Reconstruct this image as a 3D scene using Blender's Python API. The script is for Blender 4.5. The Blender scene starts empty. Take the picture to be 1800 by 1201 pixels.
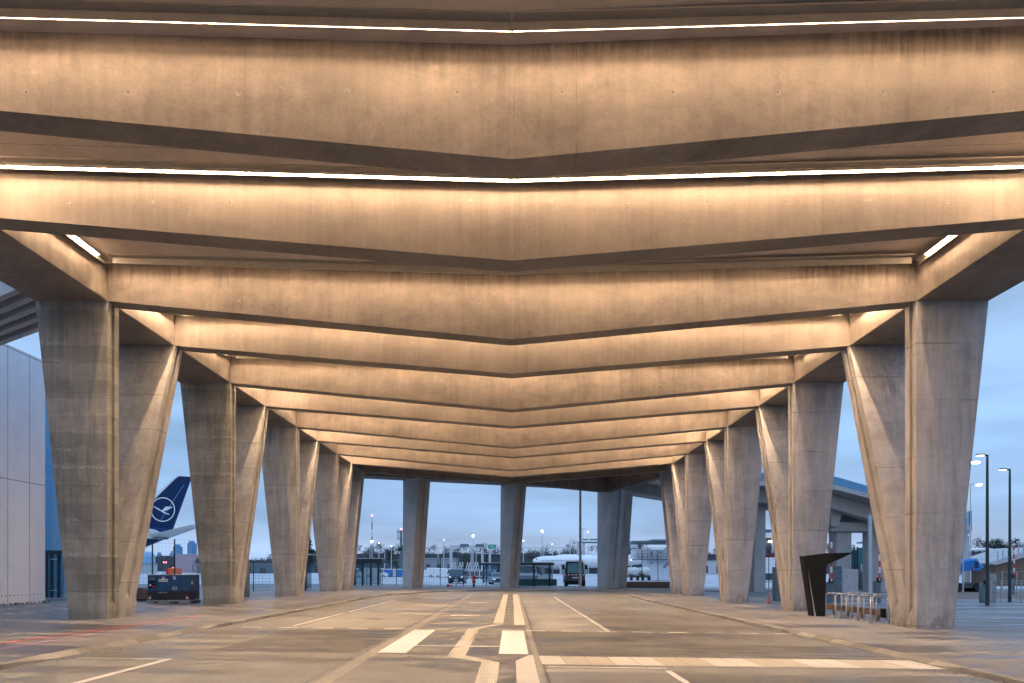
import bpy, bmesh, math, random
from mathutils import Vector, Matrix, noise
R = math.radians
rnd = random.Random(7)
SC = bpy.context.scene
COL = SC.collection

# ------------------------------------------------------------------ camera
CAMZ, F = 1.7, 1200.0
cam_d = bpy.data.cameras.new('camera'); cam = bpy.data.objects.new('camera', cam_d); COL.objects.link(cam)
cam.location = (0, 0, CAMZ); cam.rotation_euler = (R(90), 0, 0)
cam_d.sensor_width = 36; cam_d.lens = 24.0; cam_d.shift_y = 0.2236
cam_d.clip_start = 0.1; cam_d.clip_end = 9000
SC.camera = cam
SC.view_settings.view_transform = 'Standard'; SC.view_settings.look = 'None'
SC.view_settings.exposure = 0.0; SC.view_settings.gamma = 1.0

# ------------------------------------------------------------------ world
SUN_EL, SUN_ROT = 1.5, 200.0
W = bpy.data.worlds.new("World"); SC.world = W; W.use_nodes = True
wt = W.node_tree; wn = wt.nodes; wl = wt.links; wn.clear()
wo = wn.new('ShaderNodeOutputWorld'); wb = wn.new('ShaderNodeBackground')
sky = wn.new('ShaderNodeTexSky'); sky.sky_type = 'NISHITA'; sky.sun_disc = False
sky.sun_elevation = R(SUN_EL); sky.sun_rotation = R(SUN_ROT); sky.dust_density = 1.0
tc = wn.new('ShaderNodeTexCoord'); sp = wn.new('ShaderNodeSeparateXYZ'); wl.new(tc.outputs['Generated'], sp.inputs[0])
cr = wn.new('ShaderNodeValToRGB'); wl.new(sp.outputs['Z'], cr.inputs[0])
el = cr.color_ramp.elements
el[0].position = 0.0; el[0].color = (0.38, 0.56, 0.84, 1)
el[1].position = 1.0; el[1].color = (0.30, 0.46, 0.76, 1)
for p, c in ((0.035, (0.37, 0.55, 0.84, 1)), (0.075, (0.29, 0.49, 0.81, 1)), (0.16, (0.30, 0.52, 0.86, 1)), (0.35, (0.38, 0.58, 0.90, 1))):
    e = el.new(p); e.color = c
mp = wn.new('ShaderNodeMapping'); mp.inputs['Scale'].default_value = (1.0, 1.0, 6.0); wl.new(tc.outputs['Generated'], mp.inputs[0])
nz = wn.new('ShaderNodeTexNoise'); nz.inputs['Scale'].default_value = 3.0; nz.inputs['Detail'].default_value = 6; wl.new(mp.outputs[0], nz.inputs[0])
rr = wn.new('ShaderNodeMapRange'); rr.inputs[1].default_value = 0.35; rr.inputs[2].default_value = 0.7
rr.inputs[3].default_value = 0.78; rr.inputs[4].default_value = 1.22; wl.new(nz.outputs[0], rr.inputs[0])
mu = wn.new('ShaderNodeVectorMath'); mu.operation = 'SCALE'; wl.new(cr.outputs[0], mu.inputs[0]); wl.new(rr.outputs[0], mu.inputs['Scale'])
sk = wn.new('ShaderNodeVectorMath'); sk.operation = 'SCALE'; sk.inputs['Scale'].default_value = 0.03; wl.new(sky.outputs[0], sk.inputs[0])
ad = wn.new('ShaderNodeVectorMath'); ad.operation = 'ADD'; wl.new(mu.outputs[0], ad.inputs[0]); wl.new(sk.outputs[0], ad.inputs[1])
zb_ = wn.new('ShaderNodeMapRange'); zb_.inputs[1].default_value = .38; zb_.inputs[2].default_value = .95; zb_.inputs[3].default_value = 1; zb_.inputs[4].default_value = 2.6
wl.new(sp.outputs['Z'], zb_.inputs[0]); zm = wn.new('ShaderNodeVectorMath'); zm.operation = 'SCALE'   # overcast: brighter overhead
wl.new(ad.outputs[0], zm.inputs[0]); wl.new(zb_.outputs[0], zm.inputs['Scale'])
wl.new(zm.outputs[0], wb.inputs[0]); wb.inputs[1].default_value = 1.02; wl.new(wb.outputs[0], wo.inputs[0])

sd = bpy.data.lights.new('sun', 'SUN'); sd.energy = 0.12; sd.angle = R(20); sd.color = (1, .9, .8)
so = bpy.data.objects.new('sun', sd); COL.objects.link(so); so.rotation_euler = (R(70), 0, R(-20)); so.location = (0, -50, 60)

LEDC = (1.0, 0.665, 0.40)
LED_S, LED_E, LED_N, LED_1, LED_FILL = 350.0, 290.0, 900.0, 235.0, 68.0

# ------------------------------------------------------------------ helpers
def tag(o, label=None, cat=None, group=None, kind=None):
    if label: o['label'] = label
    if cat: o['category'] = cat
    if group: o['group'] = group
    if kind: o['kind'] = kind
    return o
def empty(name, loc=(0, 0, 0), label=None, cat=None, group=None, rz=0, scale=1):
    o = bpy.data.objects.new(name, None); COL.objects.link(o); o.location = loc; o.rotation_euler = (0, 0, rz)
    o.scale = (scale,)*3; o.empty_display_size = .2
    return tag(o, label, cat, group)
def copy_tree(o, parent=None):
    c = o.copy(); COL.objects.link(c)
    if parent: c.parent = parent
    for ch in list(o.children): copy_tree(ch, c)
    return c
def gz(x): return -0.0126*max(-20, min(20, x))
PAV = 0.10
def X(px, D): return (px-900)*D/F
def Z(py, D): return CAMZ+(1003-py)*D/F
class MB:
    def __init__(s): s.v = []; s.f = []; s.m = []; s.mi = 0
    def vert(s, p): s.v.append(tuple(p)); return len(s.v)-1
    def face(s, pts, mi=None):
        i0 = len(s.v); s.v += [tuple(p) for p in pts]; s.f.append(list(range(i0, i0+len(pts)))); s.m.append(s.mi if mi is None else mi)
    def box(s, x0, x1, y0, y1, z0, z1, mi=None):
        s.loft([[(x0, y0, z0), (x1, y0, z0), (x1, y1, z0), (x0, y1, z0)], [(x0, y0, z1), (x1, y0, z1), (x1, y1, z1), (x0, y1, z1)]], mi)
    def loft(s, rings, mi=None, cap=True):
        mi = s.mi if mi is None else mi; b = len(s.v); n = len(rings[0])
        for r in rings: s.v += [tuple(p) for p in r]
        for k in range(len(rings)-1):
            for i in range(n):
                j = (i+1) % n
                s.f.append([b+k*n+i, b+k*n+j, b+(k+1)*n+j, b+(k+1)*n+i]); s.m.append(mi)
        if cap:
            s.f.append([b+i for i in range(n)][::-1]); s.m.append(mi)
            s.f.append([b+(len(rings)-1)*n+i for i in range(n)]); s.m.append(mi)
    def tube(s, p0, p1, r0, r1=None, n=8, mi=None):
        r1 = r0 if r1 is None else r1
        p0 = Vector(p0); p1 = Vector(p1); d = (p1-p0)
        if d.length < 1e-6: return
        d.normalize(); a = d.orthogonal().normalized(); c = d.cross(a)
        rg = []
        for p, r in ((p0, r0), (p1, r1)):
            rg.append([p+a*math.cos(2*math.pi*i/n)*r+c*math.sin(2*math.pi*i/n)*r for i in range(n)])
        s.loft(rg, mi)
    def path(s, pts, r, n=6, mi=None):
        for a, b in zip(pts, pts[1:]): s.tube(a, b, r, r, n, mi)
    def prism(s, poly, ax, a0, a1, mi=None):
        # poly in the two other axes, extruded along ax
        def mk(p, a):
            return {'x': (a, p[0], p[1]), 'y': (p[0], a, p[1]), 'z': (p[0], p[1], a)}[ax]
        s.loft([[mk(p, a0) for p in poly], [mk(p, a1) for p in poly]], mi)
    def build(s, name, mats, parent=None, smooth=False, bevel=0):
        me = bpy.data.meshes.new(name); me.from_pydata(s.v, [], s.f)
        if not isinstance(mats, (list, tuple)): mats = [mats]
        for m in mats: me.materials.append(m)
        for p, mi in zip(me.polygons, s.m): p.material_index = mi
        bm = bmesh.new(); bm.from_mesh(me); bmesh.ops.recalc_face_normals(bm, faces=bm.faces); bm.to_mesh(me); bm.free()
        if smooth:
            for p in me.polygons: p.use_smooth = True
        me.update()
        o = bpy.data.objects.new(name, me); COL.objects.link(o)
        if parent: o.parent = parent
        if bevel:
            b = o.modifiers.new('bevel', 'BEVEL'); b.width = bevel; b.segments = 1; b.limit_method = 'ANGLE'; b.angle_limit = R(35)
        return o
def text_mesh(name, body, size, mat, parent, loc, rot=(R(90), 0, 0), depth=0.004):
    c = bpy.data.curves.new(name, 'FONT'); c.body = body; c.size = size; c.extrude = depth; c.align_x = 'CENTER'; c.align_y = 'CENTER'
    t = bpy.data.objects.new('tmp', c); COL.objects.link(t)
    dg = bpy.context.evaluated_depsgraph_get(); me = bpy.data.meshes.new_from_object(t.evaluated_get(dg))
    bpy.data.objects.remove(t); me.materials.clear(); me.materials.append(mat)
    o = bpy.data.objects.new(name, me); COL.objects.link(o); o.location = loc; o.rotation_euler = rot
    if parent: o.parent = parent
    return o

# ------------------------------------------------------------------ materials
class NT:
    def __init__(s, name):
        s.m = bpy.data.materials.new(name); s.m.use_nodes = True; s.t = s.m.node_tree; s.n = s.t.nodes
        s.b = s.n['Principled BSDF']; s.tc = s.n.new('ShaderNodeTexCoord')
    def _in(s, sock, v):
        if isinstance(v, bpy.types.NodeSocket): s.t.links.new(v, sock)
        elif v is not None:
            sock.default_value = v
    def map(s, scale=(1, 1, 1), rot=(0, 0, 0), src=None):
        m = s.n.new('ShaderNodeMapping'); s.t.links.new(src or s.tc.outputs['Object'], m.inputs[0])
        m.inputs['Scale'].default_value = scale; m.inputs['Rotation'].default_value = rot; return m.outputs[0]
    def noise(s, vec, scale, detail=4, rough=.55, dist=0):
        n = s.n.new('ShaderNodeTexNoise'); s.t.links.new(vec, n.inputs[0]); n.inputs['Scale'].default_value = scale
        n.inputs['Detail'].default_value = detail; n.inputs['Roughness'].default_value = rough; n.inputs['Distortion'].default_value = dist
        return n.outputs[0]
    def vor(s, vec, scale):
        n = s.n.new('ShaderNodeTexVoronoi'); s.t.links.new(vec, n.inputs[0]); n.inputs['Scale'].default_value = scale; return n.outputs['Distance']
    def rng(s, v, a, b, c=0, d=1, smooth=False):
        n = s.n.new('ShaderNodeMapRange'); n.clamp = True
        if smooth: n.interpolation_type = 'SMOOTHSTEP'
        s._in(n.inputs[0], v); n.inputs[1].default_value = a; n.inputs[2].default_value = b; n.inputs[3].default_value = c; n.inputs[4].default_value = d
        return n.outputs[0]
    def ma(s, op, a, b=None, c=None):
        n = s.n.new('ShaderNodeMath'); n.operation = op; s._in(n.inputs[0], a)
        if b is not None: s._in(n.inputs[1], b)
        if c is not None: s._in(n.inputs[2], c)
        return n.outputs[0]
    def mix(s, f, a, b, mode='MIX'):
        n = s.n.new('ShaderNodeMix'); n.data_type = 'RGBA'; n.blend_type = mode
        s._in(n.inputs[0], f)
        s._in(n.inputs[6], a if isinstance(a, bpy.types.NodeSocket) else (*a, 1)[:4]); s._in(n.inputs[7], b if isinstance(b, bpy.types.NodeSocket) else (*b, 1)[:4])
        return n.outputs[2]
    def xyz(s):
        n = s.n.new('ShaderNodeSeparateXYZ'); s.t.links.new(s.tc.outputs['Object'], n.inputs[0]); return n.outputs
    def out(s, col=None, rough=None, metal=None, bump=None, bs=.3, bd=.01):
        if col is not None: s._in(s.b.inputs['Base Color'], col if isinstance(col, bpy.types.NodeSocket) else (*col, 1)[:4])
        if rough is not None: s._in(s.b.inputs['Roughness'], rough)
        if metal is not None: s._in(s.b.inputs['Metallic'], metal)
        if bump is not None:
            n = s.n.new('ShaderNodeBump'); n.inputs['Strength'].default_value = bs; n.inputs['Distance'].default_value = bd
            s.t.links.new(bump, n.inputs['Height']); s.t.links.new(n.outputs[0], s.b.inputs['Normal'])
        return s.m
def g3(v, w=1.0): return (v*w, v, v/w)

def concrete(name, lo, hi, axis='X', joint=0, topstain=0, bands=0, zs=(10.9, 9.9), streak=.5, mott=1.0, block=False, bk=1.0):
    s = NT(name); P = s.xyz(); ob = s.tc.outputs['Object']
    big = s.rng(s.noise(ob, .55, 5, .6, .3), .36, .64)
    med = s.rng(s.noise(s.map((1.2, 1.2, 1.8)), 1.6, 6, .7), .36, .64)
    stv = s.rng(s.noise(s.map((3.2, 3.2, .22)), 2.0, 5, .7), .38, .64)
    fine = s.rng(s.noise(ob, 22, 3, .6), .25, .75)
    f = s.ma('ADD', s.ma('MULTIPLY', big, .34), s.ma('MULTIPLY', med, .26*mott))
    f = s.ma('ADD', f, s.ma('MULTIPLY', stv, .32*streak)); f = s.ma('ADD', f, s.ma('MULTIPLY', fine, .2))
    col = s.mix(s.rng(f, .12, .86), lo, hi)
    # dark smudges
    sm = s.rng(s.noise(s.map((1.0, 1.0, 1.3)), .8, 7, .72, .5), .50, .68)
    col = s.mix(s.ma('MULTIPLY', sm, .34*mott), col, tuple(c*.52 for c in lo))
    if bands:
        zb = s.ma('FLOOR', s.ma('DIVIDE', s.ma('ADD', P[2], s.ma('MULTIPLY', s.noise(s.map((2, 2, .1)), 1.2, 3), .05)), bands))
        wn_ = s.n.new('ShaderNodeTexWhiteNoise'); wn_.noise_dimensions = '1D'; s.t.links.new(zb, wn_.inputs['W'])
        col = s.mix(s.ma('MULTIPLY', s.rng(wn_.outputs[0], .2, 1), .42*bk), col, tuple(c*.5 for c in lo))
        fr = s.ma('FRACT', s.ma('DIVIDE', P[2], bands))
        eff = s.ma('MULTIPLY', s.rng(fr, .0, .26, 1, 0), s.rng(s.noise(s.map((3, 3, 5)), 3.0, 6, .75), .48, .6))
        gate = s.rng(s.noise(s.map((.25, .25, .9)), 1.1, 2), .42, .58)
        col = s.mix(s.ma('MULTIPLY', s.ma('MULTIPLY', eff, gate), .7*bk), col, tuple(min(1, c*1.75) for c in hi))
        ln = s.ma('LESS_THAN', fr, .03)
        col = s.mix(s.ma('MULTIPLY', s.ma('MULTIPLY', ln, s.rng(s.noise(s.map((.5, .5, 1.1)), 1.3, 3), .4, .6)), .5), col, tuple(c*.4 for c in lo))
    if bands:
        gr = s.ma('MULTIPLY', s.rng(P[2], .7, .05), s.rng(s.noise(s.map((2, 2, 1.2)), 2.2, 6, .7), .38, .6))
        col = s.mix(s.ma('MULTIPLY', gr, .6), col, (.09, .08, .065))
        vs_ = s.ma('MULTIPLY', s.rng(s.noise(s.map((1.6, 1.6, .16)), 1.4, 6, .65, .4), .50, .66), s.rng(s.noise(s.map((.6, .6, .5)), 1.0, 3), .42, .58))
        col = s.mix(s.ma('MULTIPLY', vs_, .5), col, tuple(q*.42 for q in lo))
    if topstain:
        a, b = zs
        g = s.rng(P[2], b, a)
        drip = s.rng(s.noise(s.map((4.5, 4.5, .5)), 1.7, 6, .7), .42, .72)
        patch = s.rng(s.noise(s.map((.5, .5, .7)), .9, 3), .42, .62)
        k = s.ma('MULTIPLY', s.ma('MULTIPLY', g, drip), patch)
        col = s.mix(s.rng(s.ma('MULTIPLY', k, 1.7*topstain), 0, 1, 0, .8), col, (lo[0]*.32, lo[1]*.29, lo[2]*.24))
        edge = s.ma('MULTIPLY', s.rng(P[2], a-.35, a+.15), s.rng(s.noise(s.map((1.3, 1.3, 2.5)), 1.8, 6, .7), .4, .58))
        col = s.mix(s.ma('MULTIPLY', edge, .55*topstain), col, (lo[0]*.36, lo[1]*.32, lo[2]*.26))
    if joint:
        c = P[0 if axis == 'X' else 1]
        if axis == 'X': c = s.ma('ADD', c, s.ma('MULTIPLY', s.ma('FLOOR', P[1]), .73))
        c = s.ma('ADD', c, s.ma('MULTIPLY', s.noise(s.map((.2, .2, 3)), 2.0, 3), .02))
        pp = s.ma('PINGPONG', s.ma('ADD', c, joint*.37), joint/2)
        ln = s.ma('MULTIPLY', s.rng(pp, .0, .012, 1, 0), s.rng(s.noise(s.map((.4, .4, 1.2)), 1.5, 3), .35, .55, .25, 1))
        col = s.mix(s.ma('MULTIPLY', ln, .6), col, tuple(q*.45 for q in lo))
        bd_ = s.ma('MULTIPLY', s.rng(pp, .012, .16, 1, 0), .12)
        col = s.mix(bd_, col, tuple(q*.5 for q in lo))
    if block:
        w2 = s.n.new('ShaderNodeTexWhiteNoise'); w2.noise_dimensions = '1D'; s.t.links.new(s.ma('FLOOR', P[1]), w2.inputs['W'])
        col = s.mix(s.ma('MULTIPLY', w2.outputs[0], .85), col, tuple(q*.6 for q in lo))
    pore = s.ma('LESS_THAN', s.vor(ob, 9.0), s.rng(s.noise(ob, 3.1, 2), .5, .75, 0, .14))
    col = s.mix(s.ma('MULTIPLY', pore, .45), col, tuple(q*.4 for q in lo))
    h = s.ma('ADD', s.ma('MULTIPLY', fine, .4), med)
    return s.out(col, s.rng(med, 0, 1, .62, .88), bump=h, bs=.25, bd=.012)

WC = (1.08, .93, .81)
def wc(v): return (v*WC[0], v*WC[1], v*WC[2])
M = {}
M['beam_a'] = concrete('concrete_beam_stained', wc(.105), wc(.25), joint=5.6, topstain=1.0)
M['beam_b'] = concrete('concrete_beam_clean', wc(.12), wc(.235), joint=3.9, topstain=0, mott=.55)
M['edge'] = concrete('concrete_edge', wc(.12), wc(.24), axis='Y', joint=2.35, streak=.8)
M['soffit'] = concrete('concrete_soffit', wc(.38), wc(.58), axis='Y', joint=0, streak=.0, mott=.8)
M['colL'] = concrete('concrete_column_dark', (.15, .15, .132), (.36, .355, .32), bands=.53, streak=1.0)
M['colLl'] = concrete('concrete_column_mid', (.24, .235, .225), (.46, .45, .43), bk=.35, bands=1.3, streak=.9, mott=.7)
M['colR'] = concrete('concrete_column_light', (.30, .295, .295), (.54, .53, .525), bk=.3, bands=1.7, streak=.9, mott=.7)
M['conc'] = concrete('concrete_plain', (.36, .36, .36), (.52, .52, .52), streak=.5, mott=.5)
def simple(name, col, rough=.5, metal=0, var=.12, scale=6, bump=0):
    s = NT(name); n = s.rng(s.noise(s.tc.outputs['Object'], scale, 5, .6), .3, .7)
    c = s.mix(n, tuple(q*(1-var) for q in col), tuple(min(1, q*(1+var)) for q in col))
    return s.out(c, s.rng(n, 0, 1, max(.02, rough-.06), min(1, rough+.06)), metal, bump=n if bump else None, bs=bump or .3)
def emis(name, col, st):
    s = NT(name); s.b.inputs['Base Color'].default_value = (.8, .8, .8, 1)
    s.b.inputs['Emission Color'].default_value = (*col, 1); s.b.inputs['Emission Strength'].default_value = st; return s.m
M['led'] = emis('led_on', LEDC, LED_S); M['lede'] = emis('led_edge', LEDC, LED_E); M['led1'] = emis('led_dim', LEDC, LED_1); M['ledfill'] = emis('led_fill', LEDC, LED_FILL); M['ledn'] = emis('led_edge_narrow', LEDC, LED_N)
M['ledoff'] = simple('led_off', (.35, .33, .3), .4)
M['alu'] = simple('fixture_metal', (.24, .22, .20), .6, .1)
M['steel'] = simple('galvanised_steel', (.42, .44, .45), .38, .75, .2, 20)
M['darksteel'] = simple('dark_green_post', (.012, .035, .042), .45, .2)
M['black'] = simple('black_paint', (.003, .004, .006), .9, 0, .25, 3)
M['rubber'] = simple('rubber', (.012, .012, .013), .8)
M['white'] = simple('white_paint', (.76, .77, .78), .5, 0, .06)
M['offw'] = simple('offwhite_cladding', (.72, .76, .84), .45, 0, .05, 1)
M['blue'] = simple('blue_cabinet', (.008, .07, .17), .4, 0, .2, 5)
M['navy'] = simple('navy_livery', (.002, .030, .10), .3, 0, .1, .4)
M['navy2'] = simple('navy_livery_belly', (.006, .06, .21), .3, 0, .1, .4)
M['grey'] = simple('grey_paint', (.26, .28, .30), .5)
M['lgrey'] = simple('light_grey_paint', (.48, .50, .52), .45)
M['dgrey'] = simple('dark_grey_paint', (.05, .06, .07), .45)
M['cab'] = simple('cabinet_grey', (.10, .15, .18), .5, 0, .15, 3)
M['teal'] = simple('teal_sheet', (.01, .11, .13), .45, 0, .25, 2)
M['red'] = simple('red_paint', (.45, .015, .03), .45)
M['orange'] = simple('orange_paint', (.7, .10, .02), .5)
M['yellow'] = simple('amber_paint', (.7, .32, .02), .5)
M['tarp'] = simple('blue_tarpaulin', (.012, .17, .50), .45, 0, .35, 2.5, .5)
M['rust'] = simple('rusty_timber', (.16, .11, .08), .8, 0, .4, 5, .4)
M['pink'] = simple('pink_render', (.42, .32, .36), .8)
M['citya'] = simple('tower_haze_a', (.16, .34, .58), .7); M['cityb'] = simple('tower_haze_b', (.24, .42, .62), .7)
M['green'] = simple('sign_green', (.02, .30, .27), .5); M['sy'] = simple('sign_amber', (.85, .42, .12), .6)
M['kerbst'] = concrete('kerb_stone', (.24, .235, .22), (.52, .50, .46), axis='Y', joint=0, streak=.1, block=True)
def glass(name, col, rough=.08):
    s = NT(name); s.b.inputs['IOR'].default_value = 1.5
    n = s.noise(s.tc.outputs['Object'], 1.2, 2)
    return s.out(s.mix(n, tuple(q*.8 for q in col), col), rough, 0)
M['glassd'] = glass('car_glass', (.02, .045, .06)); M['glassb'] = glass('blue_glass', (.12, .32, .52), .2)
def clear(name, tint, alpha):
    s = NT(name); s.b.inputs['Alpha'].default_value = alpha; return s.out(tint, .1)
M['pane'] = clear('clear_pane', (.05, .22, .34), .45)
M['lampw'] = emis('lamp_white', (1, .93, .8), 14); M['lampb'] = emis('floodlight', (1, .95, .85), 60); M['lampr'] = emis('red_beacon', (1, .12, .2), 5)
M['lampd'] = emis('headlight', (.8, .9, 1), .5)

def asphalt(name, dry, wet, amount=(.45, .62), paver=False):
    s = NT(name); ob = s.tc.outputs['Object']
    a = s.noise(s.map((.13, .75, 1)), 1.0, 7, .62, .8)
    a2 = s.noise(s.map((.45, 2.2, 1)), 1.3, 6, .65, .4)
    mask = s.rng(s.ma('ADD', s.ma('MULTIPLY', a, .7), s.ma('MULTIPLY', a2, .3)), amount[0], amount[1], smooth=True)
    fn = s.rng(s.ma('ADD', s.ma('MULTIPLY', s.noise(ob, 55, 3, .8), .6), s.ma('MULTIPLY', s.noise(ob, 14, 4, .75), .4)), .36, .64)
    md = s.rng(s.noise(s.map((.6, .5, 1)), 1.5, 8, .7), .36, .64)
    trk = s.rng(s.noise(s.map((1.3, .04, 1)), 1.0, 3, .5), .35, .65)
    c = s.mix(fn, tuple(q*.66 for q in dry), tuple(q*1.2 for q in dry))
    c = s.mix(s.ma('MULTIPLY', md, .3), c, tuple(q*.5 for q in dry))
    big = s.rng(s.noise(s.map((.12, .10, 1)), 1.3, 3, .5), .4, .6)
    c = s.mix(s.ma('MULTIPLY', big, .3), c, tuple(q*1.6 for q in dry))
    c = s.mix(s.ma('MULTIPLY', trk, .28), c, tuple(q*.5 for q in dry))
    c = s.mix(s.ma('MULTIPLY', mask, .8), c, wet)
    if paver:
        P = s.xyz()
        for ax, w in ((0, .4), (1, .6)):
            l = s.rng(s.ma('PINGPONG', P[ax], w/2), 0, .008, 1, 0)
            c = s.mix(s.ma('MULTIPLY', l, .35), c, tuple(q*.4 for q in wet))
    else:
        pt = s.ma('LESS_THAN', s.vor(s.map((1, 1, 1)), 1.7), .018)
        c = s.mix(pt, c, tuple(q*.3 for q in wet))
    ro = s.rng(mask, 0, 1, .82, .36)
    return s.out(c, ro, bump=s.ma('MULTIPLY', fn, s.rng(mask, 0, 1, 1, .35)), bs=.25, bd=.006)
M['asph'] = asphalt('asphalt_road', (.30, .297, .275), (.11, .108, .098), (.475, .54))
M['asph2'] = asphalt('asphalt_outside', (.17, .175, .18), (.06, .063, .07), (.44, .56))
M['pave'] = asphalt('paving', (.25, .245, .24), (.055, .053, .058), (.475, .525), True)
M['apron'] = asphalt('apron_concrete', (.48, .49, .50), (.32, .33, .34), (.5, .7))
def paintm(name, col, wear=.3):
    s = NT(name); n = s.noise(s.tc.outputs['Object'], 14, 6, .7); m2 = s.noise(s.map((.4, 1.2, 1)), 1.5, 4)
    f = s.ma('MULTIPLY', s.rng(n, .45, .7), s.rng(m2, .3, .6, .2, 1))
    return s.out(s.mix(s.ma('MULTIPLY', f, wear), col, tuple(q*.4 for q in col)), .6)
M['pw'] = paintm('road_paint_white', (.88, .88, .87), .18)
M['pold'] = paintm('road_paint_worn', (.78, .76, .70), .5)
M['slab'] = paintm('pale_paving_slab', (.66, .64, .58), .35)
M['slab2'] = paintm('pale_paving_slab_buff', (.52, .48, .40), .35)
M['kline'] = paintm('pale_gutter', (.36, .34, .30), .4)
M['pred'] = paintm('line_red', (.75, .10, .10), .1); M['pvio'] = paintm('line_violet', (.55, .30, .62), .1)
def tactile():
    s = NT('tactile_paving'); P = s.xyz()
    l = s.rng(s.ma('PINGPONG', P[0], .02), .004, .012)
    t = s.rng(s.ma('PINGPONG', P[1], .15), 0, .008, 1, 0)
    n = s.rng(s.noise(s.tc.outputs['Object'], 5, 5, .7), .3, .7)
    c = s.mix(n, (.58, .55, .47), (.74, .71, .62)); c = s.mix(s.ma('MULTIPLY', t, .4), c, (.15, .13, .11)); c = s.mix(s.ma('MULTIPLY', l, .25), c, (.2, .18, .15))
    return s.out(c, .7, bump=l, bs=.5, bd=.004)
M['tact'] = tactile()
def stripes(name, a, b, period, axis=2, off=0):
    s = NT(name); P = s.xyz(); f = s.ma('LESS_THAN', s.ma('FRACT', s.ma('ADD', s.ma('DIVIDE', P[axis], period), off)), .5)
    return s.out(s.mix(f, a, b), .5)
M['boom'] = stripes('boom_red_white', (.78, .78, .78), (.6, .03, .04), .72)
M['mast'] = stripes('mast_red_white', (.55, .62, .70), (.20, .06, .10), 9.0)

for k_ in ('navy', 'navy2', 'citya', 'cityb'):
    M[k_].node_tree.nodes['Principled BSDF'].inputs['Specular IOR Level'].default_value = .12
# ------------------------------------------------------------------ ground, road, pavements
def sheet(name, poly, dz, mat, thick=0, kind='structure', label=None, cell=None):
    """polygon on the cross-sloped ground; x-cuts at +-20 keep it on the slope"""
    bm = bmesh.new(); vs = [bm.verts.new((x, y, 0)) for x, y in poly]; bm.faces.new(vs)
    for xc in (-20, 20):
        g = bm.verts[:]+bm.edges[:]+bm.faces[:]
        bmesh.ops.bisect_plane(bm, geom=g, plane_co=(xc, 0, 0), plane_no=(1, 0, 0))
    if thick:
        r = bmesh.ops.extrude_face_region(bm, geom=bm.faces[:])
        top = [v for v in r['geom'] if isinstance(v, bmesh.types.BMVert)]
        for v in bm.verts: v.co.z = gz(v.co.x)-.15
        for v in top: v.co.z = gz(v.co.x)+dz
    else:
        for v in bm.verts: v.co.z = gz(v.co.x)+dz
    bmesh.ops.recalc_face_normals(bm, faces=bm.faces)
    if not thick:
        for f in bm.faces:
            if f.normal.z < 0: f.normal_flip()
    me = bpy.data.meshes.new(name); bm.to_mesh(me); bm.free(); me.materials.append(mat)
    o = bpy.data.objects.new(name, me); COL.objects.link(o); o['kind'] = kind
    if label: o['label'] = label
    return o
sheet('ground', [(-4500, -300), (4500, -300), (4500, 6500), (-4500, 6500)], 0, M['asph2'])
sheet('road', [(-8.2, -40), (7.9, -40), (7.9, 40), (8.1, 46), (8.9, 51), (11.2, 55), (15, 57.5), (40, 63), (40, 66), (12, 61), (3, 58), (-2, 55.5), (-5.6, 51), (-7.6, 44.5), (-8.2, 42)], .004, M['asph'])
sheet('apron', [(-900, 73), (900, 73), (900, 900), (-900, 900)], .006, M['apron'])
KL = [(-8.2, -40), (-8.2, 12.2), (-8.2, 18.0), (-8.2, 42), (-7.6, 44.5), (-6.7, 48), (-5.6, 51), (-4, 53.6), (-2, 55.5), (3, 58), (12, 61), (40, 66)]
KR = [(7.9, -40), (7.9, 13.0), (7.9, 19.0), (7.9, 40), (8.1, 46), (8.4, 48.6), (8.9, 51), (9.8, 53.2), (11.2, 55), (15, 57.5)]
def inset(path, d):
    out = []
    for i, p in enumerate(path):
        a = Vector(path[max(0, i-1)]); b = Vector(path[min(len(path)-1, i+1)]); t = (b-a).normalized(); n = Vector((-t.y, t.x))*d
        out.append((p[0]+n.x, p[1]+n.y))
    return out
KLi = inset(KL, .16); KRi = inset(KR, -.16)
sheet('pavement', KLi+[(40, 72.5), (-16.2, 72.5), (-16.2, -40)], PAV-.004, M['pave'], 1)
sheet('pavement', KRi+[(16.4, 57), (16.4, -40)], PAV-.004, M['pave'], 1)
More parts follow.
